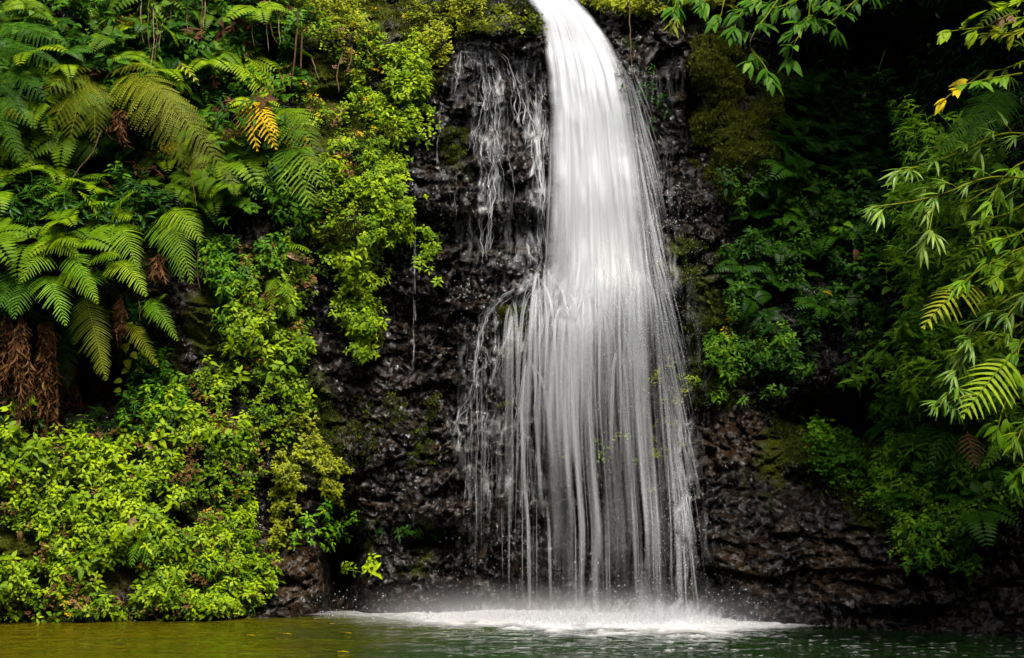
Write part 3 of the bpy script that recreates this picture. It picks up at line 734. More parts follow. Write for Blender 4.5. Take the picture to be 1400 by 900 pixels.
def cover(name, label, cat, mat, parts, kind='stuff', group=None):
    """parts: (polygon, count, leaf kind, scale, clump, out, tint)"""
    mb = MB(); c0 = None
    for j, (poly, n, lk, sc, cl, out_, ti) in enumerate(parts):
        U, V = sample(poly, n, clump=cl, seed=400+len(name)*3+j, soft=7, cs=30)
        if c0 is None: c0 = at(np.mean(U), np.max(V), float(dsurf(np.mean(U), np.max(V))))
        bulge = .30*np.clip(fbm(U/30., V/30., 400+len(name)*3+j, 3)-cl, 0, .3)*2
        low = .18*(fbm(U/26., V/26., 431, 2)-.5)*2
        place(mb, lk, U, V, rng.uniform(0, out_, len(U))+bulge, scale=sc, tint=ti+low)
    o = mb.build(name, mat, None, origin=c0)
    return tag(o, label, cat, group, kind)

# ------------------------------------------------------------------ ferns
def frond(parent, mat, P0, P1, W, style='pinnate', arch=.18, nrm=(0, -.75, .65), spacing=.04, tint=.5, name='frond', droop=.34, r=rng, gap=.66):
    P0 = np.asarray(P0, float); P1 = np.asarray(P1, float); Lt = np.linalg.norm(P1-P0)
    C = (P0+P1)/2+arch*Lt*np.array([0, -.35, 1.])
    n = max(9, int(Lt*1.05/spacing)); t = np.linspace(.10, .985, n)
    pos = lambda t: ((1-t)**2)[:, None]*P0+(2*t*(1-t))[:, None]*C+(t**2)[:, None]*P1
    c = pos(t); T = unit(np.gradient(c, axis=0)); nn = unit(np.asarray(nrm, float)+r.normal(0, .08, 3))
    side = unit(np.cross(T, nn[None])); up = np.cross(side, T)
    prof = np.minimum(1, (t/.22)**.6)*np.clip(1-t, 0, 1)**.62*1.15; prof = np.minimum(prof, 1)
    mb = MB()
    tt = np.linspace(0, 1, 14)
    tube(mb, pos(tt), .009*(1.1-tt)+.002, 4, .55)
    sp = Lt*.9/n
    for sg in (-1, 1):
        ln = W*1.08*prof*np.exp(r.normal(0, .08, n))*np.where(r.random(n) < .05, r.uniform(.2, .7, n), 1.); ang = .25+.5*t
        d = side*sg*np.cos(ang)[:, None]+T*np.sin(ang)[:, None]+r.normal(0, .04, (n, 3))
        ti = tint+r.normal(0, .08, n)-.05
        if style == 'pinnate':
            m = 7; s = np.linspace(0, 1, m)
            w = sp*gap*.5*np.array([1, 1.1, .95, .95, .75, .5, .05])
            w = w*(1-.0*s)
            p = c[:, None]+ln[:, None, None]*(s[None, :, None]*unit(d)[:, None])
            p = p+np.array([0, 0, -1.])*(droop*ln[:, None]*s[None]**2)[..., None]
            wd = T[:, None]-0*p
            j = 1+.18*((np.arange(m) % 2)-.5)[None, :, None]
            a = p+wd*w[None, :, None]*j+up[:, None]*.0; b = p-wd*w[None, :, None]*j
            mid = p-up[:, None]*(.22*w)[None, :, None]*sg*0+up[:, None]*(-.3*w)[None, :, None]
            v = np.stack([a, mid, b], 2).reshape(-1, 3)
            k = (np.arange(n)[:, None]*m+np.arange(m-1)[None]).ravel()*3
            f = np.concatenate([np.stack([k, k+1, k+4, k+3], -1), np.stack([k+1, k+2, k+5, k+4], -1)])
            mb.add(v, f, np.clip(np.repeat(ti, m*3), 0, 1))
        else:       # twice divided: every pinna carries its own row of leaflets
            m = 13; s = np.linspace(.06, 1, m)
            p = c[:, None]+ln[:, None, None]*(s[None, :, None]*unit(d)[:, None])
            p = p+np.array([0, 0, -1.])*(droop*ln[:, None]*s[None]**2)[..., None]
            Tp = unit(np.gradient(p, axis=1)); sd = unit(np.cross(Tp, up[:, None]+0*Tp))
            pl = (sp*.62)*(1.05-s[None])**.5*np.clip(ln[:, None]/W, .4, 1)+.003
            hw = ln[:, None]/m*.36+0*pl
            for s2 in (-1, 1):
                e = unit(sd*s2+Tp*.45)
                q = np.stack([p-Tp*hw[..., None]*.6, p+e*pl[..., None]*.6-Tp*hw[..., None], p+e*pl[..., None], p+e*pl[..., None]*.5+Tp*hw[..., None]], 2)
                q[..., 2, 2] -= .25*pl
                k = np.arange(n*m)*4
                mb.add(q.reshape(-1, 3), np.stack([k, k+1, k+2, k+3], -1), np.clip(np.repeat(np.repeat(ti, m)+r.normal(0, .05, n*m), 4), 0, 1))
    mb.build(name, mat, parent)

def PX(u, v, out_):   # a point out_ metres in front of the rock seen at u,v
    return at(u, v, float(dsmo(u, v))-out_)

def fern(label, fronds, name='fern', group=None, cat='fern', base=None):
    """fronds: (u0,v0,u1,v1,width px,style,mat,tint, out0,out1[,arch])"""
    b = PX(*(base or (fronds[0][0], fronds[0][1])), .1)
    root = thing(name, label, cat, b, group)
    for f in fronds:
        u0, v0, u1, v1, w, st, mat, ti, o0, o1 = f[:10]; ar = f[10] if len(f) > 10 else .15
        P0 = PX(u0, v0, o0); D1 = float(dsmo(u0, v0))-o1; P1 = at(u1, v1, D1)
        frond(root, mat, P0, P1, w/80., {'p': 'pinnate', 'b': 'bipinnate', 'c': 'pinnate'}[st], ar, spacing={'p': .055, 'b': .085, 'c': .10}[st], tint=ti, gap=.66 if st != 'c' else .56)
    return root
# ------------------------------------------------------------------ the left side: ferns under and on the ledge
F = fern
F('bright green fern arching over the ledge with three glossy fronds', [
  (150, 300, 108, 262, 26, 'p', YG, .75, .3, .9), (150, 298, 182, 262, 24, 'p', YG, .7, .3, .8), (145, 290, 178, 300, 24, 'p', YG, .65, .3, 1.0), (158, 310, 188, 372, 30, 'p', YG, .55, .4, 1.1, .3), (160, 305, 150, 372, 26, 'p', YG, .45, .4, 1.1, .3)])
F('broad fern with drooping fronds beside the bare dark hollow', [
  (225, 300, 262, 388, 30, 'p', YG, .5, .3, 1.0, .35), (220, 290, 275, 330, 32, 'p', YG, .62, .3, 1.0, .3), (215, 295, 250, 385, 28, 'p', MG, .7, .3, .8, .3), (222, 285, 200, 300, 20, 'p', MG, .6, .2, .6)])
F('fern with a long pale frond spreading sideways at the left edge', [
  (35, 345, 108, 352, 26, 'p', YG, .72, .3, 1.0, .3), (60, 320, 40, 318, 22, 'p', YG, .6, .2, .8, .3), (0, 245, 48, 312, 13, 'p', YG, .7, .3, .9, .05), (60, 325, 106, 345, 20, 'p', YG, .65, .3, .9, .3)])
F('fern hanging low over the brown dead fronds, its tip pale yellow', [
  (58, 378, 90, 445, 28, 'p', MG, .8, .4, 1.1, .3), (85, 372, 134, 415, 24, 'p', YG, .6, .4, 1.2, .3), (50, 380, 20, 435, 28, 'p', MG, .6, .3, .9, .3), (8, 370, 14, 430, 22, 'p', MG, .5, .3, .9, .2), (30, 372, 0, 420, 22, 'p', MG, .5, .3, .9, .2)])
F('fern with two wide glossy fronds fanning over the dark hollow', [
  (118, 360, 165, 352, 20, 'p', YG, .55, .3, .9, .2), (150, 362, 200, 405, 26, 'p', YG, .72, .4, 1.2, .3), (135, 370, 122, 400, 22, 'p', MG, .5, .3, .8)])
F('dull green fern with fronds hanging straight down under the ledge', [
  (115, 400, 145, 520, 26, 'p', OL, .35, .4, .9, .08), (85, 445, 92, 528, 26, 'p', DG, .65, .3, .8, .08), (135, 455, 140, 518, 18, 'p', DG, .6, .3, .7, .05), (120, 400, 100, 470, 24, 'p', DG, .6, .3, .7, .1)])
F('small fern with a bent frond beside the hanging pale-leaved stem', [
  (170, 440, 216, 502, 17, 'p', OL, .65, .4, .9, .2), (165, 435, 150, 425, 15, 'p', OL, .5, .3, .6)])
F('small fern with narrow green fronds at the edge of the bare rock patch', [
  (200, 415, 243, 466, 17, 'p', YG, .4, .3, .8, .2), (198, 430, 228, 402, 14, 'p', YG, .45, .3, .7), (205, 408, 215, 440, 14, 'p', MG, .7, .3, .7)])
F('large feathery fern sweeping down in one long light green arc', [
  (150, 112, 328, 268, 40, 'b', OL, .62, .3, 1.3, .28), (160, 105, 262, 178, 40, 'b', OL, .7, .3, 1.2, .28), (185, 130, 255, 235, 32, 'b', OL, .55, .3, .9, .25), (240, 175, 292, 262, 28, 'b', OL, .5, .3, .9, .15), (150, 100, 215, 98, 26, 'b', OL, .6, .2, .9, .2)])
F('feathery grey green fern fanning out toward the left with a pink dead leaf on it', [
  (130, 110, 66, 182, 34, 'b', OL, .5, .3, 1.0, .22), (128, 108, 95, 195, 34, 'b', OL, .48, .3, 1.0, .22), (128, 102, 62, 128, 30, 'b', OL, .55, .3, 1.0, .25), (132, 112, 130, 195, 30, 'b', OL, .4, .3, .9, .2), (130, 100, 100, 100, 24, 'b', OL, .6, .2, .8, .3)])
F('dark feathery fern filling the top left corner', [
  (-20, 40, 92, 62, 34, 'b', MG, .55, .3, 1.0, .15), (-25, 70, 80, 90, 30, 'b', MG, .45, .3, 1.0, .15), (-15, 95, 62, 135, 30, 'b', MG, .35, .3, .9, .15), (-15, 105, 35, 160, 26, 'b', DG, .8, .3, .9, .1), (0, 10, 60, 12, 24, 'b', YG, .4, .3, .8)])
F('vivid lime fern frond pointing left above the yellow one', [
  (385, 135, 308, 84, 26, 'p', YG, .85, .3, .9, .1), (380, 120, 335, 78, 18, 'p', YG, .75, .3, .7, .1)])
F('golden yellow withering fern frond', [(334, 134, 378, 204, 24, 'c', YE, .5, .5, 1.2, .15), (334, 138, 352, 206, 22, 'c', YE, .35, .5, 1.1, .15), (345, 140, 380, 185, 18, 'c', YE, .6, .5, 1.2, .15)])
F('wide lime feathery fern beside the golden frond', [
  (385, 150, 432, 208, 36, 'b', YG, .62, .3, 1.1, .2), (385, 150, 400, 200, 30, 'b', YG, .5, .3, .9, .2), (380, 150, 420, 170, 26, 'b', YG, .6, .3, .9)])
F('triangular green fern hanging below the lime one', [
  (395, 195, 425, 285, 34, 'c', YG, .5, .3, .9, .12), (400, 200, 440, 255, 30, 'c', YG, .45, .3, .9, .15), (390, 200, 385, 265, 26, 'c', MG, .6, .3, .8)])
F('small dim fern between the feathery fern and the lime fern', [(338, 236, 372, 266, 18, 'c', MG, .75, .2, .6), (336, 240, 350, 272, 14, 'c', MG, .6, .2, .6), (345, 235, 335, 260, 12, 'c', MG, .6, .2, .6)])
F('pale tan green single frond against the black gap near the top', [(230, 88, 272, 116, 13, 'c', OL, .9, .3, .7, .3)])
F('bright fern at the top edge above the dark feathery one', [(5, 0, 55, 12, 18, 'p', YG, .65, .3, .7), (20, -10, 40, 14, 16, 'p', YG, .6, .3, .7)])
F('little fern on the shaded wall above the vines', [(285, 45, 312, 62, 14, 'c', MG, .6, .2, .6, .2), (290, 40, 268, 60, 12, 'c', MG, .6, .2, .6), (232, 48, 272, 64, 14, 'c', MG, .8, .3, .7, .25)])
F('young fern inside the leafy curtain near the pinkish dead leaf', [(380, 380, 365, 398, 12, 'p', YG, .5, .2, .5), (385, 385, 395, 410, 12, 'p', YG, .5, .2, .5), (372, 382, 370, 440, 9, 'p', OL, .6, .2, .4), (392, 410, 402, 435, 10, 'p', YG, .5, .2, .5), (395, 335, 425, 345, 10, 'p', YG, .6, .2, .5)])
F('small toothed fern low on the left bank under the striped dead leaf', [(185, 738, 218, 760, 14, 'p', YG, .45, .2, .5), (188, 735, 180, 775, 12, 'p', MG, .7, .2, .5), (186, 735, 205, 728, 12, 'p', YG, .6, .2, .5), (188, 738, 205, 775, 12, 'p', MG, .8, .2, .5)])
F('bright fern tuft at the top beside the hanging roots', [(402, 20, 385, 0, 14, 'p', YG, .5, .2, .5), (402, 18, 415, -2, 14, 'p', YG, .5, .2, .5), (402, 20, 385, 35, 12, 'p', MG, .8, .2, .5, .3), (402, 20, 412, 38, 12, 'p', MG, .8, .2, .5, .3)])

F('lime fern pair filling the space below the long pale frond', [(60, 345, 110, 335, 22, 'p', YG, .65, .5, 1.1, .3), (70, 350, 30, 385, 24, 'p', YG, .55, .5, 1.1, .3), (95, 350, 120, 395, 22, 'p', MG, .8, .5, 1.1, .3)])
F('light green fern peeking over the hollow above the arching fern', [(105, 262, 75, 292, 18, 'p', YG, .6, .4, .9, .3), (120, 255, 150, 262, 18, 'p', YG, .7, .4, .9, .3), (112, 250, 112, 285, 16, 'p', MG, .8, .4, .9, .3)])
F('feathery fern with lacy dim fronds left of the golden one', [(300, 175, 330, 235, 24, 'b', MG, .7, .3, .9, .2), (290, 170, 270, 215, 22, 'b', MG, .6, .3, .8, .2), (295, 170, 335, 190, 20, 'b', YG, .3, .3, .8, .2)])
F('feathery green fern at the left edge under the corner fern', [(-15, 135, 50, 175, 26, 'b', MG, .7, .4, 1.0, .2), (-15, 150, 30, 225, 24, 'b', MG, .6, .4, 1.0, .2), (-10, 200, 45, 225, 22, 'b', YG, .3, .4, 1.0, .2)])

# right side ferns in shade and at the edge
F('shaded dark fern in the black recess right of the mossy rock', [(1205, 165, 1195, 185, 16, 'c', MG, .5, .3, .7, .3), (1200, 162, 1240, 168, 18, 'c', MG, .5, .3, .7, .3), (1225, 172, 1228, 215, 22, 'b', DG, .7, .3, .7), (1230, 175, 1255, 205, 18, 'b', DG, .7, .3, .7)])
F('big dark fern with two broad ribbed fronds behind the yellow leaves', [(1375, 120, 1285, 210, 26, 'p', MG, .5, 4.0, 4.6, .12), (1380, 128, 1325, 195, 26, 'p', MG, .45, 3.8, 4.4, .12), (1380, 122, 1362, 180, 22, 'p', MG, .4, 1.8, 2.2, .1)])
F('yellow green fern frond reaching left from the right edge', [(1340, 392, 1262, 448, 30, 'c', OL, 1., 4.2, 4.9, .18)])
F('bright ladder-like fern frond hanging at the right', [(1382, 488, 1316, 570, 30, 'c', YG, .85, 3.9, 4.4, .06)])
F('lime fern with drooping tips near the top of the right edge', [(1390, 15, 1330, 45, 16, 'c', YG, .6, 2.0, 2.6, .2), (1398, 318, 1322, 335, 16, 'c', YG, .65, 2.4, 2.9, .2), (1370, 325, 1310, 370, 16, 'c', YG, .6, 2.4, 2.9, .15)])
F('rusty and dim fern low in the right-hand thicket', [(1322, 590, 1335, 640, 18, 'c', RED, .4, 1.2, 1.6, .05), (1300, 590, 1270, 640, 16, 'c', DG, .8, 1.0, 1.4, .1), (1290, 595, 1305, 635, 16, 'c', DG, .7, 1.0, 1.4, .1)])
F('dim fern on the shaded wall above the black hole', [(1150, 240, 1118, 270, 16, 'c', MG, .4, .2, .5, .2), (1155, 242, 1140, 275, 14, 'c', MG, .35, .2, .5), (1160, 238, 1180, 255, 12, 'c', MG, .4, .2, .5)])
F('small fern on the dark wall beside the big mossy boulder', [(1085, 265, 1072, 285, 12, 'c', MG, .35, .2, .5, .2), (1088, 262, 1105, 285, 12, 'c', MG, .4, .2, .5, .2), (1110, 245, 1125, 262, 12, 'c', MG, .35, .2, .5, .2)])
F('feathery lime frond drooping among the narrow leaves at far right', [(1390, 590, 1345, 640, 14, 'b', MG, .8, 1.6, 2.2, .1)])

HOLES = [(25, 750, 45, 24), (165, 800, 32, 26), (245, 715, 26, 22), (100, 670, 16, 14), (355, 700, 22, 50), (270, 450, 38, 60), (320, 560, 14, 30), (190, 640, 14, 20), (60, 800, 20, 12),
 (120, 225, 60, 22), (250, 20, 14, 18), (280, 140, 26, 34), (300, 300, 20, 30), (20, 500, 60, 50), (120, 540, 70, 40), (190, 120, 12, 14), (455, 130, 26, 30), (425, 95, 24, 30), (440, 200, 16, 26), (430, 260, 14, 20), (365, 100, 20, 40), (20, 330, 20, 20),
 (1170, 60, 40, 50), (1240, 110, 30, 30), (1170, 575, 60, 34), (1125, 470, 22, 18), (1210, 400, 20, 30), (1060, 380, 18, 14), (1250, 480, 24, 40), (1230, 330, 14, 22), (1290, 700, 12, 16), (1300, 330, 16, 20), (1290, 450, 16, 20)]
# ------------------------------------------------------------------ ground cover on the banks (one mass each)
LB = [(0, 575), (40, 595), (110, 610), (165, 600), (215, 575), (250, 545), (290, 500), (330, 420), (345, 350), (420, 335), (430, 420), (415, 500), (415, 560), (380, 620), (345, 690), (372, 760), (368, 812), (330, 838), (200, 846), (0, 852)]
cover('ground_cover', 'dense bright small-leaved plants blanketing the lower left bank above the water', 'ground cover', YG, [
  (LB, 1650, 'herb', .92, .56, .07, .60), (LB, 1300, 'herb', .55, .50, .03, .34), (LB, 260, 'broad', .45, .50, .08, .5), (LB, 800, 'tiny', 1.0, .30, .06, .45),
  ([(0, 600), (150, 620), (250, 600), (330, 500), (345, 560), (300, 650), (230, 740), (120, 800), (0, 830)], 520, 'herb', 1.0, .54, .08, .72),
  ([(200, 735), (345, 700), (375, 800), (330, 836), (190, 840)], 600, 'herb', .75, .42, .15, .6)])
cover('creeper', 'bright green leafy creeper hanging in a ragged curtain beside the wet black rock', 'creeper', YG, [
  ([(475, 250), (545, 238), (560, 290), (535, 345), (505, 395), (512, 460), (495, 490), (478, 470), (455, 430), (442, 385), (468, 330)], 560, 'herb', .76, .38, .09, .64),
  ([(470, 420), (510, 430), (505, 500), (485, 490)], 60, 'herb', .7, .1, .2, .5), ([(480, 480), (500, 480), (500, 500), (485, 500)], 12, 'herb', .7, .0, .2, .6)], kind='thing')
cover('ground_cover', 'lush light green plants covering the sloping shoulder above the hanging curtain', 'ground cover', YG, [
  ([(470, 60), (590, 60), (585, 130), (560, 190), (548, 250), (470, 262), (440, 330), (400, 330), (420, 250), (470, 200), (470, 120)], 560, 'herb', .76, .52, .06, .62),
  ([(530, 90), (588, 85), (575, 150), (540, 160)], 170, 'herb', .85, .2, .2, .65), ([(380, 200), (560, 200), (540, 330), (390, 400)], 330, 'tiny', 1.1, .46, .08, .4),
  ([(400, 40), (600, 20), (590, 200), (420, 220)], 300, 'tiny', 1.1, .48, .08, .55)])
cover('ground_cover', 'yellowish green plants and moss crowning the wet ledge left of the waterfall lip', 'ground cover', OL, [
  ([(555, 0), (610, 0), (700, 20), (735, 40), (725, 55), (660, 55), (600, 40), (560, 60)], 150, 'tiny', 1.2, .45, .06, .35), ([(570, 20), (660, 12), (670, 35), (600, 60), (570, 90)], 110, 'herb', .6, .42, .08, .75),
  ([(400, 0), (500, 0), (500, 60), (410, 60)], 260, 'tiny', 1.0, .42, .05, .7), ([(560, 60), (620, 60), (600, 100), (570, 100)], 90, 'tiny', 1.2, .3, .1, .8)])
cover('ground_cover', 'leafy undergrowth filling the gaps between the ferns of the upper left wall', 'ground cover', MG, [
  ([(-10, 0), (420, 0), (430, 60), (330, 330), (240, 330), (0, 330)], 600, 'lance', .75, .49, .35, .24), ([(-10, 0), (420, 0), (420, 120), (380, 330), (250, 330), (120, 250), (0, 330)], 300, 'broad', .65, .49, .45, .5),
  ([(270, 280), (440, 280), (420, 345), (330, 380), (300, 480), (270, 430)], 380, 'herb', .8, .42, .12, .55), ([(200, 0), (420, 0), (420, 120), (300, 160), (220, 90)], 300, 'herb', .9, .45, .25, .45),
  ([(150, 475), (230, 475), (260, 560), (210, 600), (150, 590)], 170, 'herb', .8, .40, .15, .5), ([(0, 30), (420, 30), (420, 300), (0, 300)], 380, 'fernlet', 1.0, .48, .3, .4)])
cover('ground_cover', 'yellow green herbs trailing over the brown rock beside the black cleft', 'ground cover', OL, [
  ([(375, 620), (420, 600), (478, 650), (482, 700), (440, 690), (400, 690), (395, 740), (375, 740)], 200, 'herb', .6, .38, .12, .7), ([(360, 600), (420, 560), (400, 700), (370, 760)], 160, 'tiny', 1.1, .42, .1, .5)])
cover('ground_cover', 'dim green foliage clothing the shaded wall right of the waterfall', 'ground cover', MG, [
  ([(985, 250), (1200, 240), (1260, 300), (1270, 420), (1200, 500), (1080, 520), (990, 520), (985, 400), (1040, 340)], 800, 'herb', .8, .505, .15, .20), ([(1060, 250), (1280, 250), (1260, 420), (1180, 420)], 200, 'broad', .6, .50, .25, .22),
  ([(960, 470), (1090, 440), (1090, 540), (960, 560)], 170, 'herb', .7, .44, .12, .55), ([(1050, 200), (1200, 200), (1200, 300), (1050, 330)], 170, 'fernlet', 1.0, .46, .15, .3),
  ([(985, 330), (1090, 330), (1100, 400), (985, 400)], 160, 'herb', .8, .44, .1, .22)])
cover('ground_cover', 'bright to dark green herbs draped over the low rocks at lower right', 'ground cover', MG, [
  ([(1200, 700), (1215, 640), (1270, 600), (1330, 580), (1400, 600), (1400, 700), (1340, 740), (1260, 780), (1230, 760)], 900, 'herb', .75, .40, .15, .66), ([(1240, 720), (1330, 700), (1330, 790), (1250, 790)], 140, 'herb', .7, .42, .12, .5),
  ([(1100, 590), (1250, 560), (1230, 700), (1180, 690), (1100, 640)], 420, 'tiny', 1.3, .42, .08, .35), ([(1180, 540), (1400, 500), (1400, 640), (1250, 660)], 360, 'lance', .7, .45, .3, .35)])
cover('ground_cover', 'thick mixed foliage behind the arching branches at the right edge', 'ground cover', MG, [
  ([(1230, 250), (1420, 200), (1420, 620), (1280, 600), (1250, 470)], 640, 'lance', .8, .36, 1.3, .78), ([(1240, 280), (1420, 230), (1420, 600), (1290, 560)], 300, 'broad', .6, .40, 1.2, .65), ([(1270, 300), (1420, 280), (1420, 620), (1300, 600)], 620, 'herb', .8, .36, 1.4, .85)])
cover('ground_cover', 'little yellow green plants fringing the rim right of the waterfall lip', 'ground cover', OL, [
  ([(795, -5), (950, -5), (930, 22), (860, 30), (830, 35), (800, 18)], 200, 'herb', .7, .30, .12, .75), ([(850, 5), (1000, -5), (980, 20), (870, 24)], 90, 'fernlet', .8, .3, .15, .7)])
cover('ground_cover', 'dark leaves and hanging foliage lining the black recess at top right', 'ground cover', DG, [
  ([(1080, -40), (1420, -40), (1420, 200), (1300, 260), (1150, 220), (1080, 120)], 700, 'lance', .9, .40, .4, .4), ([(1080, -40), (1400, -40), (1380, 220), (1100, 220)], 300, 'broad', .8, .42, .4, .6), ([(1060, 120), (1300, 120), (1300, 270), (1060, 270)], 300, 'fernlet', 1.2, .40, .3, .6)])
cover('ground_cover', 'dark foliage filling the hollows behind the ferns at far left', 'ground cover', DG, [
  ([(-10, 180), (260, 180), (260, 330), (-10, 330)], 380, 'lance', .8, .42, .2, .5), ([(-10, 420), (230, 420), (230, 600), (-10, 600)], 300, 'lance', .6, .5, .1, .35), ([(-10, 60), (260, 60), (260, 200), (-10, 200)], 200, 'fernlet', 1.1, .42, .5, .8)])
cover('fern_thicket', 'tangle of small overlapping fern fronds between the big ferns of the upper left wall', 'ferns', YG, [
  ([(-10, -10), (400, -10), (420, 130), (300, 250), (230, 300), (-10, 240)], 120, 'fernlet', 2.2, .44, .5, .42), ([(-10, 240), (110, 240), (120, 350), (-10, 360)], 26, 'fernlet', 2.4, .3, .5, .45), ([(230, 200), (330, 180), (350, 290), (240, 300)], 40, 'fernlet', 2.0, .3, .4, .35)])
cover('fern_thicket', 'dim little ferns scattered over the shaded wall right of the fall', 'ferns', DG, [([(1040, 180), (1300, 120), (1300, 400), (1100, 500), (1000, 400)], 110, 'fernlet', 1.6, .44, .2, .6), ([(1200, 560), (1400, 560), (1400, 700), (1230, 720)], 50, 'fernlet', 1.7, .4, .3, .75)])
cover('leaf_litter', 'scattered withered yellow and brown leaves among the herbs of the left bank', 'leaf litter', YE, [(LB, 26, 'tiny', .8, .3, .10, .1), ([(560, 0), (560, 100), (420, 330), (400, 60)], 40, 'tiny', .9, .3, .1, .3)])
cover('leaf_litter', 'brown dead leaves and stalks on the bare earth of the left bank', 'leaf litter', BR, [(LB, 260, 'tiny', 1.1, .3, .08, .5), ([(380, 50), (480, 50), (480, 300), (400, 330)], 120, 'tiny', 1., .3, .08, .6), ([(-10, 180), (420, 0), (420, 120), (230, 330)], 200, 'lance', .7, .45, .3, .3)])
cover('moss', 'olive green moss tufts softening the rock ledges and boulders', 'moss', MOS, [
  ([(400, 0), (600, 0), (600, 120), (540, 200), (520, 330), (420, 340), (400, 200)], 3600, 'moss', 1., .44, .01, .62), ([(950, 60), (1000, 40), (1090, 130), (1100, 280), (1000, 280), (945, 200)], 4200, 'moss', 1.1, .40, .01, .75), ([(600, 0), (740, 10), (740, 55), (600, 55)], 1000, 'moss', 1., .42, .01, .3),
  ([(0, 700), (260, 720), (370, 760), (350, 840), (0, 850)], 1800, 'moss', 1., .45, .01, .55), ([(1050, 560), (1290, 560), (1290, 740), (1210, 720), (1090, 650)], 2200, 'moss', 1., .46, .01, .35), ([(930, 330), (1040, 330), (1040, 560), (950, 560)], 1200, 'moss', 1., .5, .01, .35),
  ([(492, 443), (516, 443), (518, 472), (494, 475)], 200, 'moss', 1., 0, .01, .7), ([(600, 180), (640, 180), (640, 225), (600, 225)], 240, 'moss', 1., .3, .01, .5), ([(680, 420), (735, 420), (720, 560), (690, 560)], 300, 'moss', 1., .4, .01, .45), ([(390, 540), (600, 540), (600, 640), (400, 640)], 700, 'moss', 1., .52, .01, .35)])

# ------------------------------------------------------------------ single plants one can point at
def plant(name, label, cat, mat, kind, u, v, n, spread, scale, tint=.6, out_=.15, group=None):
    U = rng.normal(u, spread[0], n); V = rng.normal(v, spread[1], n)
    fo = MB(); place(fo, kind, U, V, rng.uniform(.02, out_, n), scale=scale, tint=tint)
    root = thing(name, label, cat, PX(u, v+spread[1], .05), group)
    fo.build('foliage', mat, root)
    st = MB()
    for k in range(3):
        a = PX(u, v+spread[1], .02); b = PX(u+rng.normal(0, spread[0]), v-spread[1]*.5, out_)
        tube(st, np.stack([a, (a+b)/2+[0, -.04, .03], b]), [.008, .006, .004], 4, .4)
    st.build('stem', WOOD, root)
    return root
plant('leafy_plant', 'small bright plant tuft alone on the wet black rock under the thin drip', 'plant', YG, 'herb', 587, 345, 34, (9, 20), .75, .6)
plant('leafy_plant', 'three-leaved lime sprig alone at the mouth of the black cleft', 'plant', YG, 'herb', 512, 779, 9, (10, 5), .8, .8)
plant('leafy_plant', 'drooping leafy sprig hanging into the black cleft', 'plant', MG, 'herb', 443, 722, 14, (10, 14), .9, .75)
plant('leafy_plant', 'lone sprig on the brown rock left of the black cleft', 'plant', MG, 'herb', 416, 735, 8, (8, 10), .8, .8)
plant('leafy_plant', 'small leafy sprig at the right lip of the black cleft', 'plant', MG, 'herb', 485, 712, 7, (6, 8), .7, .6)
plant('leafy_plant', 'dim little plants tucked under the overhanging boulder', 'plant', DG, 'herb', 568, 730, 16, (18, 6), .6, .7)
plant('leafy_plant', 'lime leaves sprouting at the right border of the falling water', 'plant', YG, 'herb', 948, 527, 7, (9, 6), .7, .8)
plant('leafy_plant', 'yellow-tinged seedlings on the shaded wall right of the fall', 'plant', YE, 'herb', 1002, 460, 8, (9, 12), .6, .5)
plant('leafy_plant', 'green tuft high on the dark rock right of the fall', 'plant', DG, 'herb', 872, 152, 16, (12, 20), .8, .6)
plant('leafy_plant', 'pale moss-like tuft glowing behind the thin water threads', 'plant', OL, 'tiny', 905, 560, 20, (14, 40), 1., .8)
plant('leafy_plant', 'tiny lime plants seen through the middle of the water curtain', 'plant', YG, 'tiny', 850, 600, 14, (40, 20), 1., .7)
plant('leafy_plant', 'young plant with large smooth leaves at the left edge below the dead fronds', 'plant', YG, 'broad', 18, 592, 7, (14, 8), .9, .65, .4)
plant('leafy_plant', 'light green shrub leaves with yellow flower heads at the left edge', 'plant', YG, 'broad', 28, 190, 16, (18, 18), .8, .7, .6)
plant('leafy_plant', 'bright leafy shoot with yellow blooms near the top', 'plant', YG, 'broad', 150, 30, 12, (22, 10), .7, .6, .6)
plant('leafy_plant', 'light leafy shoot beside the trailing stems near the top', 'plant', YG, 'broad', 210, 52, 12, (12, 16), .7, .55, .6)
plant('leafy_plant', 'round-leaved dark vine cluster trailing below the feathery fern', 'plant', MG, 'broad', 192, 255, 20, (12, 30), .7, .5, .5)
plant('leafy_plant', 'glossy three-leaved shoot low in the dark gap at far left', 'plant', MG, 'broad', 40, 246, 4, (14, 5), .9, .8, .5)
plant('leafy_plant', 'pale shiny leaf cluster alone on the dark right-hand wall', 'plant', BL, 'broad', 1190, 490, 8, (16, 10), .7, .4, .3)
plant('leafy_plant', 'round heart-shaped leaves against the black shade', 'plant', MG, 'broad', 1248, 430, 4, (10, 5), .9, .7, .8)
plant('leafy_plant', 'dark round-leaved shoot low on the right above the stream rocks', 'plant', DG, 'broad', 1350, 700, 7, (14, 20), .9, .8, .4)
plant('leafy_plant', 'bright ragged herb hanging off the dark rock ledge at lower right', 'plant', YG, 'herb', 1288, 762, 12, (14, 8), .7, .5)
plant('leafy_plant', 'small tree seedling with toothed leaves on the shaded wall', 'plant', MG, 'broad', 1145, 335, 8, (12, 8), .8, .6, .3)
plant('leafy_plant', 'yellowing herb sprig low at the corner of the right-hand foliage', 'plant', OL, 'herb', 1240, 760, 9, (10, 8), .7, .8)

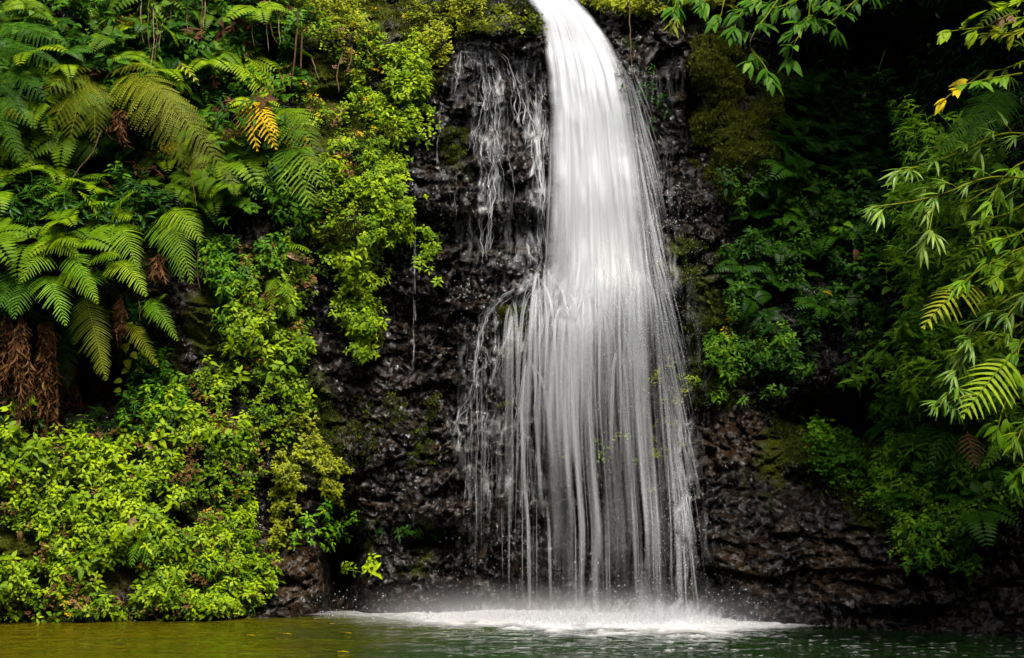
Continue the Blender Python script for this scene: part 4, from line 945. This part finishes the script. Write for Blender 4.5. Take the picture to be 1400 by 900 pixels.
def flower_head(label, u, v, out_, w):
    mb = MB(); n = 46
    c = PX(u, v, out_)
    P_ = c+rng.normal(0, 1, (n, 3))*np.array([w, w*.6, w*.45])/95.
    for p_ in P_:
        r_ = rng.uniform(.008, .018); mb.add(p_+octv*r_, octf, rng.uniform(.3, 1))
    for p_ in P_: tube(mb, np.stack([c-[0, -.02, .10], (c+p_)/2-[0, 0, .03], p_]), .002, 3, .1)
    tag(mb.build('flower_cluster', YE, None, origin=c), label, 'flowers', 'yellow flower clusters')
flower_head('yellow flower cluster nearest the left edge', 16, 155, .7, 9)
flower_head('yellow flower cluster topmost, above the feathery fern', 178, 30, .7, 12)
flower_head('left one of two small yellow flower clusters by the round-leaved vine', 212, 212, .8, 8)
flower_head('right one of two small yellow flower clusters by the round-leaved vine', 231, 202, .8, 7)
flower_head('small yellow flower cluster low on the light shrub at far left', 12, 200, .7, 8)

# strap-leaved tufts
def strap(label, u, v, n, ln, mat, tint, spread=1., out_=.4, w=.05, down=.9):
    root = thing('strap_leaved_plant', label, 'plant', PX(u, v, .1))
    for k in range(n):
        a = rng.uniform(-1.35, 1.35)*spread; L_ = ln*rng.uniform(.7, 1.1)
        d = unit(np.array([math.sin(a), -rng.uniform(.3, .9), math.cos(a)*.9]))
        s = np.linspace(0, 1, 9)[:, None]; c = PX(u, v, out_*.5)+d*L_*s+np.array([0, 0, -1.])*down*L_*s**2.2
        T = unit(np.gradient(c, axis=0)); sd = unit(np.cross(T, [[0, -.5, .8]])); wd = (w*L_*np.sin(np.pi*np.clip(s, .02, 1)**.6*.98)+.003)
        up = np.cross(sd, T)
        m_ = MB(); v_ = np.stack([c-sd*wd, c-up*wd*.35, c+sd*wd], 1).reshape(-1, 3); i_ = np.arange(8)*3
        m_.add(v_, np.concatenate([np.stack([i_, i_+1, i_+4, i_+3], -1), np.stack([i_+1, i_+2, i_+5, i_+4], -1)]), np.clip(tint+rng.normal(0, .12), 0, 1))
        m_.build('leaf', mat, root)
strap('dark strap-leaved tuft in the black gap left of the lime fern', 300, 132, 9, .55, DG, .7)
strap('smaller strap-leaved tuft under the bigger one in the black gap', 303, 160, 8, .42, MG, .6)
strap('upright blue green strap-leaved tuft near the top', 112, 28, 8, .5, DG, .85, .7, .6, .09, .4)
strap('long arching strap leaves at the top left beside the feathery fern', 95, 75, 8, .5, MG, .55, 1., .7, .07)
strap('limp strap-leaved tuft below the roots at top', 288, 78, 6, .4, MG, .8, .8, .4, .05, 1.3)
strap('drooping strap leaves lost in the dark recess at top right', 1110, 60, 9, .7, DG, .5, 1., .4, .06, 1.2)
strap('long dim strap leaves in the black recess', 1235, 55, 10, .8, DG, .6, 1., .8, .06, 1.3)
strap('hanging strap leaves above the shaded fern', 1180, 130, 8, .6, DG, .5, 1., .3, .06, 1.3)
strap('grassy tuft overhanging the mossy shoulder', 535, 70, 9, .3, YG, .5, 1., .2, .04)
strap('grassy tuft hanging over the top ledge beside the lime moss', 482, 20, 12, .4, YG, .5, 1., .3, .03, 1.1)

# ------------------------------------------------------------------ dead hanging fronds, roots and vines
def dead(label, u, v0, v1, w, n, out_, name='dead_frond'):
    mb = MB()
    for k in range(n):
        uu = u+rng.normal(0, w*.35); a = PX(u+rng.normal(0, w*.2), v0, out_); ln = (v1-v0)*rng.uniform(.5, 1.02)
        s = np.linspace(0, 1, 12)[:, None]
        b = at(uu, v0+ln, float(dsmo(u, v0))-out_-rng.uniform(-.1, .25))
        c = a*(1-s)+b*s+np.cumsum(rng.normal(0, .012, (12, 3)), 0)
        tube(mb, c, .006*(1.1-s[:, 0])+.002, 3, rng.uniform(.2, .6))
        T = unit(np.gradient(c, axis=0)); m = 60; ii = rng.integers(1, 12, m); sg = rng.normal(0, 1, (m, 3)); Y = unit(sg*.35+[0, -.1, -1.2])
        X, Y, Z = frame(Y, unit(rng.normal(0, 1, (m, 3)))); inst(mb, leaf_t(.08, 3, .1, .5, .4), c[ii]+rng.normal(0, .01, (m, 3)), X, Y, Z, rng.uniform(.08, .22, m), rng.uniform(.1, .8, m))
    tag(mb.build(name, BR, None, origin=PX(u, v0, out_)), label, 'dead frond', 'brown dead fronds hanging under the fern ledge')
dead('brown dead frond hanging just left of the longest one', 30, 435, 570, 16, 12, .9)
dead('longest brown dead frond, reaching down to the leafy bank', 62, 440, 605, 26, 20, .95)
dead('brown dead frond just right of the longest one', 97, 480, 585, 18, 12, .9)
dead('brown dead frond at far left just inside the frame', 8, 430, 540, 14, 6, .5)
dead('broad skirt of dead fronds between the two longest brown ones', 80, 490, 595, 18, 8, .9)
dead('dark brown dead frond hanging left of the pale-leaved stem', 135, 490, 570, 16, 6, .4)
dead('short rusty dead frond under the arching bright fern', 165, 405, 470, 12, 4, .6)
dead('thin rusty dead frond beside the bare rock hollow', 218, 345, 390, 8, 3, .4)
dead('dim shrivelled brown frond at left above the fern ledge', 60, 200, 260, 16, 5, .4)
dead('shrivelled brown frond beside the dim one above the ledge', 85, 205, 275, 12, 4, .4)
dead('brown frond bunch tangled under the feathery fern', 165, 150, 200, 18, 6, .6)

def vine(label, pts, rpx, mat=WOOD, tint=.6, out_=.3, name='hanging_vine', grp=None, wob=.8, cat='vine'):
    pts = np.array(pts, float); s = np.concatenate([[0], np.cumsum(np.hypot(*np.diff(pts, axis=0).T))]); ss = np.linspace(0, s[-1], max(10, int(s[-1]/5)))
    U = np.interp(ss, s, pts[:, 0])+wob*2*(fbm(ss/16., rpx*50+pts[0, 0], 8, 2)-.5)*2; V = np.interp(ss, s, pts[:, 1])
    d0 = float(np.min(dsmo(U, V)))-out_
    mb = MB(); tube(mb, at(U, V, d0+.1*(fbm(ss/40., 3.3, 4)-.5)), rpx/90.*(1.15-.5*np.linspace(0, 1, len(U))), 5, tint)
    return tag(mb.build(name, mat, None, smooth=True, origin=at(U[0], V[0], d0)), label, cat, grp)
vine('single straight tan vine dangling right of the waterfall top', [(859, -20), (861, 40), (862, 75), (866, 105)], .9, WOOD, 1., .4)
vine('long thick brown root hanging from the top left of the mossy ledge', [(408, 10), (404, 60), (400, 100), (397, 125)], 1.6, WOOD, .55, .5)
vine('paler root twisting beside the thick brown one', [(414, 40), (413, 70), (411, 98)], 1.5, WOOD, .6, .5)
vine('forked pale root hanging under the mossy ledge', [(470, 70), (462, 95), (461, 110), (464, 128)], 1.0, WOOD, .9, .3)
vine('short crooked root hanging under the mossy overhang', [(427, 78), (430, 95), (436, 110)], 1.1, WOOD, .9, .3)
vine('pale dangling root just left of the leafy shoulder', [(480, 62), (479, 85), (474, 100)], 1.4, WOOD, .9, .4)
vine('bare brown stem curving across the dark gap on the left', [(142, 175), (128, 205), (108, 232), (97, 245), (97, 262), (105, 275)], .9, WOOD, .8, .9)
vine('thin stem looping from the curved brown stem', [(142, 178), (152, 190), (162, 193), (166, 188)], .5, WOOD, .8, .9)
vine('pinkish upright stem low in the feathery fern', [(259, 222), (262, 250), (270, 285)], .7, RED, .7, .9)
for k, (u, a, b) in enumerate([(193, 0, 60), (204, -5, 75), (210, 10, 98), (213, 0, 96), (222, 30, 70), (236, 0, 40), (255, 5, 60), (277, -5, 60), (280, 0, 40), (345, 20, 65), (364, 10, 70), (370, 30, 60), (383, 20, 60)]):
    vine('one of the thin dry stems dangling in a row along the top left', [(u, a), (u+rng.normal(0, 2), (a+b)/2), (u+rng.normal(0, 3), b)], .6, WOOD if k % 2 else TAN, .8, .6, 'dry_stem', 'thin dry stems dangling along the top left', cat='stem')
for k, (u, a, b) in enumerate([(50, 200, 258), (57, 210, 250), (64, 205, 262), (80, 212, 268), (88, 208, 255), (146, 195, 260), (218, 350, 385), (238, 330, 358), (284, 350, 385), (190, 410, 440), (272, 340, 400)]):
    vine('one of the thin roots hanging in the dark hollows beneath the ferns', [(u, a), (u+rng.normal(0, 2), (a+b)/2), (u+rng.normal(0, 3), b)], .6, WOOD, .7, .4, 'hanging_root', 'thin roots hanging in the dark hollows', cat='root')

# pale-leaved climbing stem at (175, 450-560)
root = thing('climbing_plant', 'pale heart-leaved stem climbing out of the dark hollow on the left', 'climber', PX(178, 600, .6))
mb = MB(); path = np.array([(166, 440), (170, 470), (176, 500), (174, 520), (180, 545), (185, 560), (182, 600)], float)
d0 = float(dsmo(176, 500))-.9; pw = at(path[:, 0], path[:, 1], d0); tube(mb, pw, .006, 4, .6); mb.build('stem', MG, root, smooth=True)
for (u, v, s_, a) in [(165, 454, 15, -.5), (172, 476, 16, .1), (180, 488, 14, .8), (174, 498, 16, .2), (186, 510, 14, 1.2), (175, 510, 12, -1.), (167, 525, 13, -1.3), (178, 528, 12, .4), (175, 540, 12, -.7), (166, 538, 12, -1.4), (182, 552, 11, .3), (188, 556, 11, 1.0), (194, 560, 11, .9)]:
    m_ = MB(); Y = unit(np.array([[math.sin(a), -.35, -math.cos(a)]])); X, Y, Z = frame(Y, np.array([[0, -1., .4]]))
    inst(m_, leaf_t(.38, 6, .12, .2, .3), at(u, v-s_*.4, d0-.02)[None], X, Y, Z, s_/92., np.array([.8])); m_.build('leaf', YG if v > 500 else OL, root)

# ------------------------------------------------------------------ fallen leaves
def fallen(label, u, v, ln, ang, mat, tint, floor=False, name='fallen_leaf', w=.25):
    mb = MB()
    if floor:
        D = EYE*FPX/(v-HOR); c = at(u, v, D)+[0, 0, .035]; Y = np.array([[math.cos(ang), math.sin(ang), 0]]); Zh = np.array([[0, 0, 1.]]); L_ = ln*D/FPX
    else:
        c = at(u, v, float(min(dsurf(u, v), dsmo(u, v)))-.32); Y = np.array([[math.cos(ang), -.15, -math.sin(ang)]]); Zh = np.array([[.1, -1., .35]]); L_ = ln/92.
    X, Y, Z = frame(Y, Zh); inst(mb, leaf_t(w, 7, .06 if floor else .22, .12 if floor else .45, .4), (c-Y[0]*L_/2)[None], X, Y, Z, L_, np.array([tint]))
    tube(mb, np.stack([c-Y[0]*L_*.8, c-Y[0]*L_*.5]), .004, 4, tint*.5)
    return tag(mb.build(name, mat, None, origin=c), label, 'leaf')
fallen('pinkish dead leaf caught on top of the feathery fern', 127, 116, 15, -.5, TAN, .95)
fallen('curled orange brown dead leaf lodged in the creeper above mid height', 401, 351, 20, .3, TAN, .55)
fallen('pinkish brown dead leaf in the greenery above the lower bank', 208, 613, 17, .4, TAN, .5)
fallen('largest dead leaf, striped tan, hanging upright in the lower bank', 182, 720, 27, 1.5, TAN, .7)
fallen('small grey brown dead leaf at far left above the water', 27, 734, 16, 1.8, TAN, .25)
fallen('dull brown dead leaf just below the pinkish brown one', 182, 655, 15, 1.1, BR, .9)
fallen('yellow leaf stuck on the shaded wall', 1133, 400, 14, .2, YE, .6, w=.2)
fallen('rolled brown dead leaf hanging on the shaded right wall', 1170, 350, 22, 1.4, BR, .9)
for k, (u, v, s_, a) in enumerate([(436, 853, 8, .2), (455, 856, 7, 0), (470, 868, 14, .1), (478, 869, 10, -.2), (383, 869, 18, 0), (395, 870, 14, .1), (382, 878, 18, 0), (472, 895, 18, 0), (300, 870, 10, .3), (345, 872, 14, -.1), (520, 845, 8, 0)]):
    fallen('one of the small orange yellow leaves drifting on the pool', u, v, s_*.7, a, YE if k % 2 else BR, .55, True, 'floating_leaf', .2)['group'] = 'leaves drifting on the pool'

# ------------------------------------------------------------------ right: arching branches with narrow leaves
def branch(name, label, cat, pts, D0, D1, mat, nodes, leaf_px, wleaf, tint, per=6, fan=1.0, stem=1.2, droop=.25, dirbias=(-.5, -.2, -.5), side=True):
    """pts: pixel path of the stem; nodes: number of leaf clusters"""
    pts = np.array(pts, float); s = np.concatenate([[0], np.cumsum(np.hypot(*np.diff(pts, axis=0).T))]); ss = np.linspace(0, s[-1], 24)
    U = np.interp(ss, s, pts[:, 0]); V = np.interp(ss, s, pts[:, 1]); k5 = np.ones(5)/5
    U = np.convolve(np.pad(U, 2, mode='edge'), k5, 'valid'); V = np.convolve(np.pad(V, 2, mode='edge'), k5, 'valid')
    D = np.linspace(D0, D1, 24); c = at(U, V, D)
    root = thing(name, label, cat, c[0])
    st = MB(); tube(st, c, stem/110*(1.1-.8*np.linspace(0, 1, 24))+.001, 5, .7); lf = MB()
    tpl = leaf_t(wleaf, 5, .04, droop, .38)
    for q in range(nodes):
        x = (q+.6)/nodes*23; i0 = min(22, int(x)); base = c[i0]+(c[i0+1]-c[i0])*(x-i0); T = unit(c[i0+1]-c[i0])
        if side and q < nodes-1:
            dd = unit(T*.6+rng.normal(0, .45, 3)+np.array([-.2, -.1, -.35*rng.random()])); ln = rng.uniform(.08, .24)*leaf_px/26; tipc = base+dd*ln
            tube(st, np.stack([base, (base+tipc)/2+[0, 0, .01], tipc]), .003, 3, .8)
        else: tipc, dd = base, T
        for j in range(per):
            a = (j-(per-1)/2)/(per/2)*fan; sd = unit(np.cross(dd, [0, -.7, .6])); Y = dd*math.cos(a)+sd*math.sin(a)+np.array(dirbias)*.35+rng.normal(0, .12, 3)
            X, Y, Z = frame(Y[None], np.array([[0, -.45, .85]])+rng.normal(0, .15, (1, 3)))
            inst(lf, tpl, (tipc-dd*.02*j*(leaf_px/26))[None], X, Y, Z, leaf_px/FPX*D0*rng.uniform(.65, 1.15), np.array([tint+rng.normal(0, .14)]))
    st.build('stem', OL, root, smooth=True); lf.build('foliage', mat, root)
    return root
B = lambda lab, pts, **k: branch('bamboo_branch', lab, 'bamboo branch', pts, k.pop('D0', 14.0), k.pop('D1', 13.4), k.pop('mat', BL), k.pop('nodes', 8), k.pop('px', 30), k.pop('w', .07), k.pop('tint', .6), **k)
B('uppermost narrow-leaved branch arching left below the broad ribbed fern', [(1420, 185), (1370, 180), (1320, 205), (1270, 225), (1215, 238)], nodes=10)
B('narrow-leaved branch reaching left to hang its palest leaves over the dark', [(1420, 245), (1350, 240), (1300, 262), (1250, 276), (1180, 285)], nodes=10, px=32, D0=13.6, D1=13)
B('short narrow-leaved branch with big pale leaves fanned at its drooping end', [(1290, 240), (1275, 290), (1268, 330), (1256, 348)], nodes=4, px=34, tint=.85)
B('long bare stem curving down with narrow leaves at its lower end', [(1420, 392), (1365, 415), (1325, 460), (1312, 495), (1300, 525), (1288, 560)], nodes=9, px=28, per=7)
B('narrow-leaved branch drooping at the right edge at mid height', [(1420, 400), (1390, 415), (1372, 440)], nodes=4, px=30)
B('narrow-leaved branch hanging just above the ladder-like fern frond', [(1400, 470), (1350, 455), (1320, 480)], nodes=4, px=30)
B('lowest narrow-leaved branch near the rusty fern', [(1340, 540), (1310, 545), (1275, 560)], nodes=5, px=28, tint=.5)
B('lime narrow-leaved branch at the right edge under the top leaves', [(1420, 75), (1380, 92), (1350, 100)], nodes=4, px=24, mat=YG, tint=.6)
B('narrow-leaved branch springing from the right edge above the yellow fern frond', [(1420, 330), (1370, 350), (1330, 375), (1300, 400)], nodes=7, px=30, mat=MG, tint=.85)
B('dense narrow-leaved branch halfway up the right edge', [(1420, 215), (1390, 225), (1365, 250), (1350, 290)], nodes=6, px=28, mat=MG, tint=.9)
B('lowest dim branch of narrow leaves at the right edge', [(1420, 560), (1400, 580), (1388, 610)], nodes=4, px=30, mat=YG, tint=.5)
R_ = lambda lab, pts, **k: branch('leafy_branch', lab, 'branch', pts, k.pop('D0', 15), k.pop('D1', 14.5), k.pop('mat', YG), k.pop('nodes', 4), k.pop('px', 26), k.pop('w', .2), k.pop('tint', .7), per=k.pop('per', 5), **k)
R_('branch with smooth oval lime leaves and a reddish tip at the top right edge', [(1420, 20), (1370, 35), (1320, 40), (1285, 45)], D0=13.5, D1=13, w=.24, nodes=6)
R_('yellow-leaved twig hanging over the broad ribbed fern', [(1350, 95), (1320, 118), (1300, 128), (1283, 145)], mat=YE, px=24, nodes=3, per=3, D0=13.4, D1=13.2, fan=.8)
R_('green twig with oval leaves just above the yellow-leaved twig', [(1400, 100), (1350, 108), (1310, 118)], mat=MG, px=24, nodes=4, per=4, D0=13.4, D1=13.2, tint=.8)
R_('twig with three salmon leaves near the top right corner', [(1395, 15), (1375, 22), (1364, 30)], mat=RED, px=20, nodes=2, per=3, D0=13.2, D1=13.1, tint=1.)
R_('light leafy branch with yellowing oval leaves right of the salmon ones', [(1420, 40), (1380, 45), (1345, 48)], mat=OL, px=24, nodes=4, per=4, D0=13.4, D1=13.2, tint=.95)
R_('broad-leaved branch at the right edge beside the bamboo', [(1420, 300), (1395, 320), (1360, 330)], mat=MG, px=24, nodes=5, per=5, D0=13.4, D1=13.2, tint=.8)
R_('leafy spray with big glossy leaves above mid height at the right edge', [(1420, 355), (1385, 360), (1350, 385)], mat=YG, px=26, nodes=5, per=5, D0=13.6, D1=13.3, tint=.55)
R_('dense green spray hanging between the two lowest bamboo branches', [(1420, 500), (1390, 520), (1370, 560), (1362, 600)], mat=MG, px=26, nodes=7, per=6, D0=14, D1=13.7, tint=.75)
R_('green spray just right of the ladder-like fern frond', [(1420, 450), (1395, 470), (1385, 510)], mat=MG, px=24, nodes=5, per=6, D0=14, D1=13.7, tint=.85)
R_('spray of fine leaves under the uppermost bamboo branch', [(1420, 265), (1385, 290), (1350, 300), (1325, 310)], mat=YG, px=22, nodes=6, per=6, D0=14.2, D1=13.9, tint=.5, w=.15)
R_('lime spray in the upper right corner above the salmon leaves', [(1420, -5), (1390, 5), (1370, 8)], mat=YG, px=22, nodes=4, per=5, D0=13.6, D1=13.4, tint=.7)
for k_, (lab, pts, mt, ti) in enumerate([
 ('bright spray of small leaves right beside the yellow fern frond', [(1420, 370), (1395, 385), (1370, 410), (1350, 425)], YG, .55),
 ('fresh green spray under the broad-leaved branch at the right edge', [(1420, 340), (1390, 345), (1365, 362)], MG, .85),
 ('green spray below the rusty fern at the right edge', [(1420, 610), (1395, 640), (1385, 670)], MG, .6),
 ('bright narrow spray crossing behind the second bamboo branch', [(1420, 225), (1385, 245), (1345, 262), (1310, 285)], YG, .5),
 ('light green twig tips just above the ladder-like fern frond', [(1400, 440), (1365, 462), (1335, 470), (1300, 485)], YG, .45)]):
    R_(lab, pts, mat=mt, px=24, nodes=6, per=6, D0=14.3, D1=13.9, tint=ti, w=.15)
# leaves of the tree overhanging at top right
T_ = dict(D0=17.0, D1=16.2, mat=MG, px=26, w=.17, tint=.42)
R_('hanging branch of pointed leaves nearest the waterfall at the top', [(960, -25), (965, -5), (960, 15)], nodes=4, per=5, **T_)
R_('drooping tree branch with a star of pointed leaves over the mossy boulder', [(1000, -25), (990, 0), (985, 25), (972, 35)], nodes=4, per=5, **T_)
R_('long drooping tree branch ending in light leaves beside the black recess', [(1080, -25), (1050, 20), (1030, 45), (1020, 65), (1045, 85), (1058, 118)], nodes=9, per=5, **T_)
R_('leafy tree branch spreading along the top above the drooping one', [(1130, -20), (1090, 0), (1060, 12), (1020, 10)], nodes=7, per=5, **T_)
R_('tree branch bearing one bright yellow leaf near the top', [(1150, -20), (1130, 5), (1110, 25), (1085, 35)], nodes=6, per=4, **T_)
R_('short tree branch crossing behind the drooping one near the top', [(1060, -20), (1035, 0), (1010, 20), (1000, 50)], nodes=7, per=6, **T_)
R_('tree branch with dangling twigs close to the black recess', [(1110, -20), (1105, 30), (1085, 60), (1080, 90)], nodes=7, per=5, **T_)
R_('dim tree branch whose leaves trail into the black recess', [(1200, -20), (1170, 0), (1150, 20), (1120, 40)], nodes=6, per=4, D0=17.4, D1=16.9, mat=MG, px=24, w=.17, tint=.35)
R_('small fan of pointed leaves hanging by the yellow-green rim', [(930, -20), (925, 0), (920, 18)], nodes=3, per=5, **T_)
R_('narrow fan of leaves high on the mossy overhang', [(930, 5), (925, 25), (918, 42)], nodes=2, per=5, D0=17.2, D1=17, mat=OL, px=22, w=.09, tint=.6)
fallen('bright yellow round leaf on the overhanging branch', 1107, 33, 12, 1.2, YE, 1.)
# ------------------------------------------------------------------ the tree leaning over the recess, and an unseen forest bank that screens low sky
def big_tree(label, base, top, crown, nl, mat, tint, rpx=.28, sizes=.34, limbs=7):
    root = thing('tree', label, 'tree', base)
    r = np.random.default_rng(int(abs(base[0])*10+crown[0][0]*3)+7)
    tr = MB(); s = np.linspace(0, 1, 10)[:, None]; c = np.array(base)*(1-s)+np.array(top)*s+np.sin(s*5)*.25
    tube(tr, c, rpx*(1.15-.7*s[:, 0]), 9, .35)
    cen, rad = np.array(crown[0], float), np.array(crown[1], float)
    ends = []
    for k in range(limbs):
        e = cen+unit(r.normal(0, 1, 3))*rad*r.uniform(.4, .85); st = c[r.integers(5, 10)]
        mid = (st+e)/2+r.normal(0, .3, 3); ts = np.linspace(0, 1, 8)[:, None]; p = (1-ts)**2*st+2*ts*(1-ts)*mid+ts**2*e
        tube(tr, p, rpx*.42*(1.1-ts[:, 0]), 6, .35); ends.append(e)
    tr.build('trunk', WOOD, root, smooth=True)
    cl = np.array(ends)[r.integers(0, len(ends), nl//40)]+r.normal(0, 1, (nl//40, 3))*rad*.33
    P_ = np.repeat(cl, 40, 0)+r.normal(0, .42, (len(cl)*40, 3))*np.minimum(rad/2, 1.1)
    n = len(P_); Y = unit(r.normal(0, 1, (n, 3))+[0, -.2, -.5]); X, Y, Z = frame(Y, unit(r.normal(0, .5, (n, 3))+[0, 0, 1]))
    cr = MB(); inst(cr, leaf_t(.22, 3, .05, .25, .4), P_, X, Y, Z, r.uniform(.6, 1.2, n)*sizes, tint+r.normal(0, .15, n))
    cr.build('crown', mat, root)
big_tree('tall tree leaning over the black recess with its leafy crown above the frame', (10.5, 19.0, 9.0), (8.2, 19.0, 13.6), ((7.6, 19.2, 13.9), (2.9, 2.0, 1.3)), 12000, MG, .45)
big_tree('shade tree standing on the right-hand bank past the edge of the picture', (10.5, 12.5, 2.0), (9.6, 12.5, 10.5), ((9.4, 12.6, 11.5), (2.9, 3.0, 2.4)), 9000, MG, .45)
# unseen forest bank added behind the viewer to block low sky, open overhead
mb = MB(); r = np.random.default_rng(77)
th = np.linspace(math.radians(150), math.radians(390), 90); hh = np.linspace(0, 1, 26)
TH, HH = np.meshgrid(th, hh)
rad = 16+6*HH+3*(fbm(TH*6, HH*4, 500, 4)-.5); Zz = -1.5+HH*(22+6*(fbm(TH*5, 0*HH, 510, 3)-.5))
X_ = rad*np.cos(TH); Y_ = 4+rad*np.sin(TH)
n = len(th); i = (np.arange(25)[:, None]*n+np.arange(n-1)[None]).ravel()
hb = MB(); hb.add(np.stack([X_, Y_, Zz], -1), np.stack([i, i+1, i+n+1, i+n], -1))
mh, nt, out = mat_new('forest_soil'); p = N(nt, 'BsdfPrincipled', i_Roughness=.95); p.inputs['Base Color'].default_value = (.012, .016, .006, 1); L(nt, p.outputs[0], out.inputs[0])
tag(hb.build('sky_screen_hill', mh, smooth=True), 'unseen steep forested bank added behind the viewer to block low sky', kind='structure')
k = 22000; a = r.uniform(math.radians(152), math.radians(388), k); h = r.uniform(0, 1, k)
rd = 16+6*h+3*(fbm(a*6, h*4, 500, 4)-.5)-r.uniform(0, .7, k); P_ = np.stack([rd*np.cos(a), 4+rd*np.sin(a), -1.5+h*(22+6*(fbm(a*5, 0*h, 510, 3)-.5))], -1)
Y = unit(r.normal(0, 1, (k, 3))+[0, 0, -.4]); X, Y, Z = frame(Y, unit(r.normal(0, .5, (k, 3))+[0, 0, 1]))
inst(mb, leaf_t(.3, 2, .05, .2, .4), P_, X, Y, Z, r.uniform(.35, .8, k), .45+r.normal(0, .15, k))
tag(mb.build('undergrowth', DG, None), 'mass of dark forest leaves on the added sky-blocking bank behind the viewer', kind='stuff')
# ------------------------------------------------------------------ light, camera, view
SUN_EL, SUN_AZ = math.radians(62), math.radians(158)   # azimuth measured from +Y towards +X
wd = bpy.data.worlds.new('World'); SC.world = wd; wd.use_nodes = True
nt = wd.node_tree; bg = nt.nodes['Background']
sky = nt.nodes.new('ShaderNodeTexSky'); sky.sky_type = 'NISHITA'; sky.sun_disc = False
sky.sun_elevation = SUN_EL; sky.sun_rotation = SUN_AZ; sky.dust_density = 5.0; sky.air_density = 1.0; sky.ozone_density = .6
nt.links.new(sky.outputs[0], bg.inputs[0]); bg.inputs[1].default_value = .075
sd = bpy.data.lights.new('sun', 'SUN'); sd.energy = 2.2; sd.angle = math.radians(12); sd.color = (1, .95, .86)
so = bpy.data.objects.new('sun', sd); COL.objects.link(so); so['kind'] = 'helper'
dirv = np.array([math.sin(SUN_AZ)*math.cos(SUN_EL), math.cos(SUN_AZ)*math.cos(SUN_EL), math.sin(SUN_EL)])
from mathutils import Vector
so.rotation_euler = Vector(dirv).to_track_quat('Z', 'Y').to_euler()
so.location = (0, 0, 40)
cd = bpy.data.cameras.new('camera'); cam = bpy.data.objects.new('camera', cd); COL.objects.link(cam)
cam.location = (0, 0, EYE); cam.rotation_euler = (math.pi/2, 0, 0)
cd.sensor_width = 36; cd.lens = 36*FPX/1400; cd.shift_y = (HOR-450)/1400; cd.clip_end = 1500; cd.clip_start = .1
SC.camera = cam
SC.view_settings.view_transform = 'Standard'; SC.view_settings.look = 'None'
SC.view_settings.exposure = EXPO; SC.view_settings.gamma = 1
c = SC.cycles
c.max_bounces = 8; c.diffuse_bounces = 3; c.glossy_bounces = 3; c.transmission_bounces = 3; c.transparent_max_bounces = 40; c.volume_bounces = 0
c.use_denoising = True; c.sample_clamp_indirect = 4; c.caustics_reflective = False; c.caustics_refractive = False
c.use_adaptive_sampling = True; c.adaptive_threshold = .02
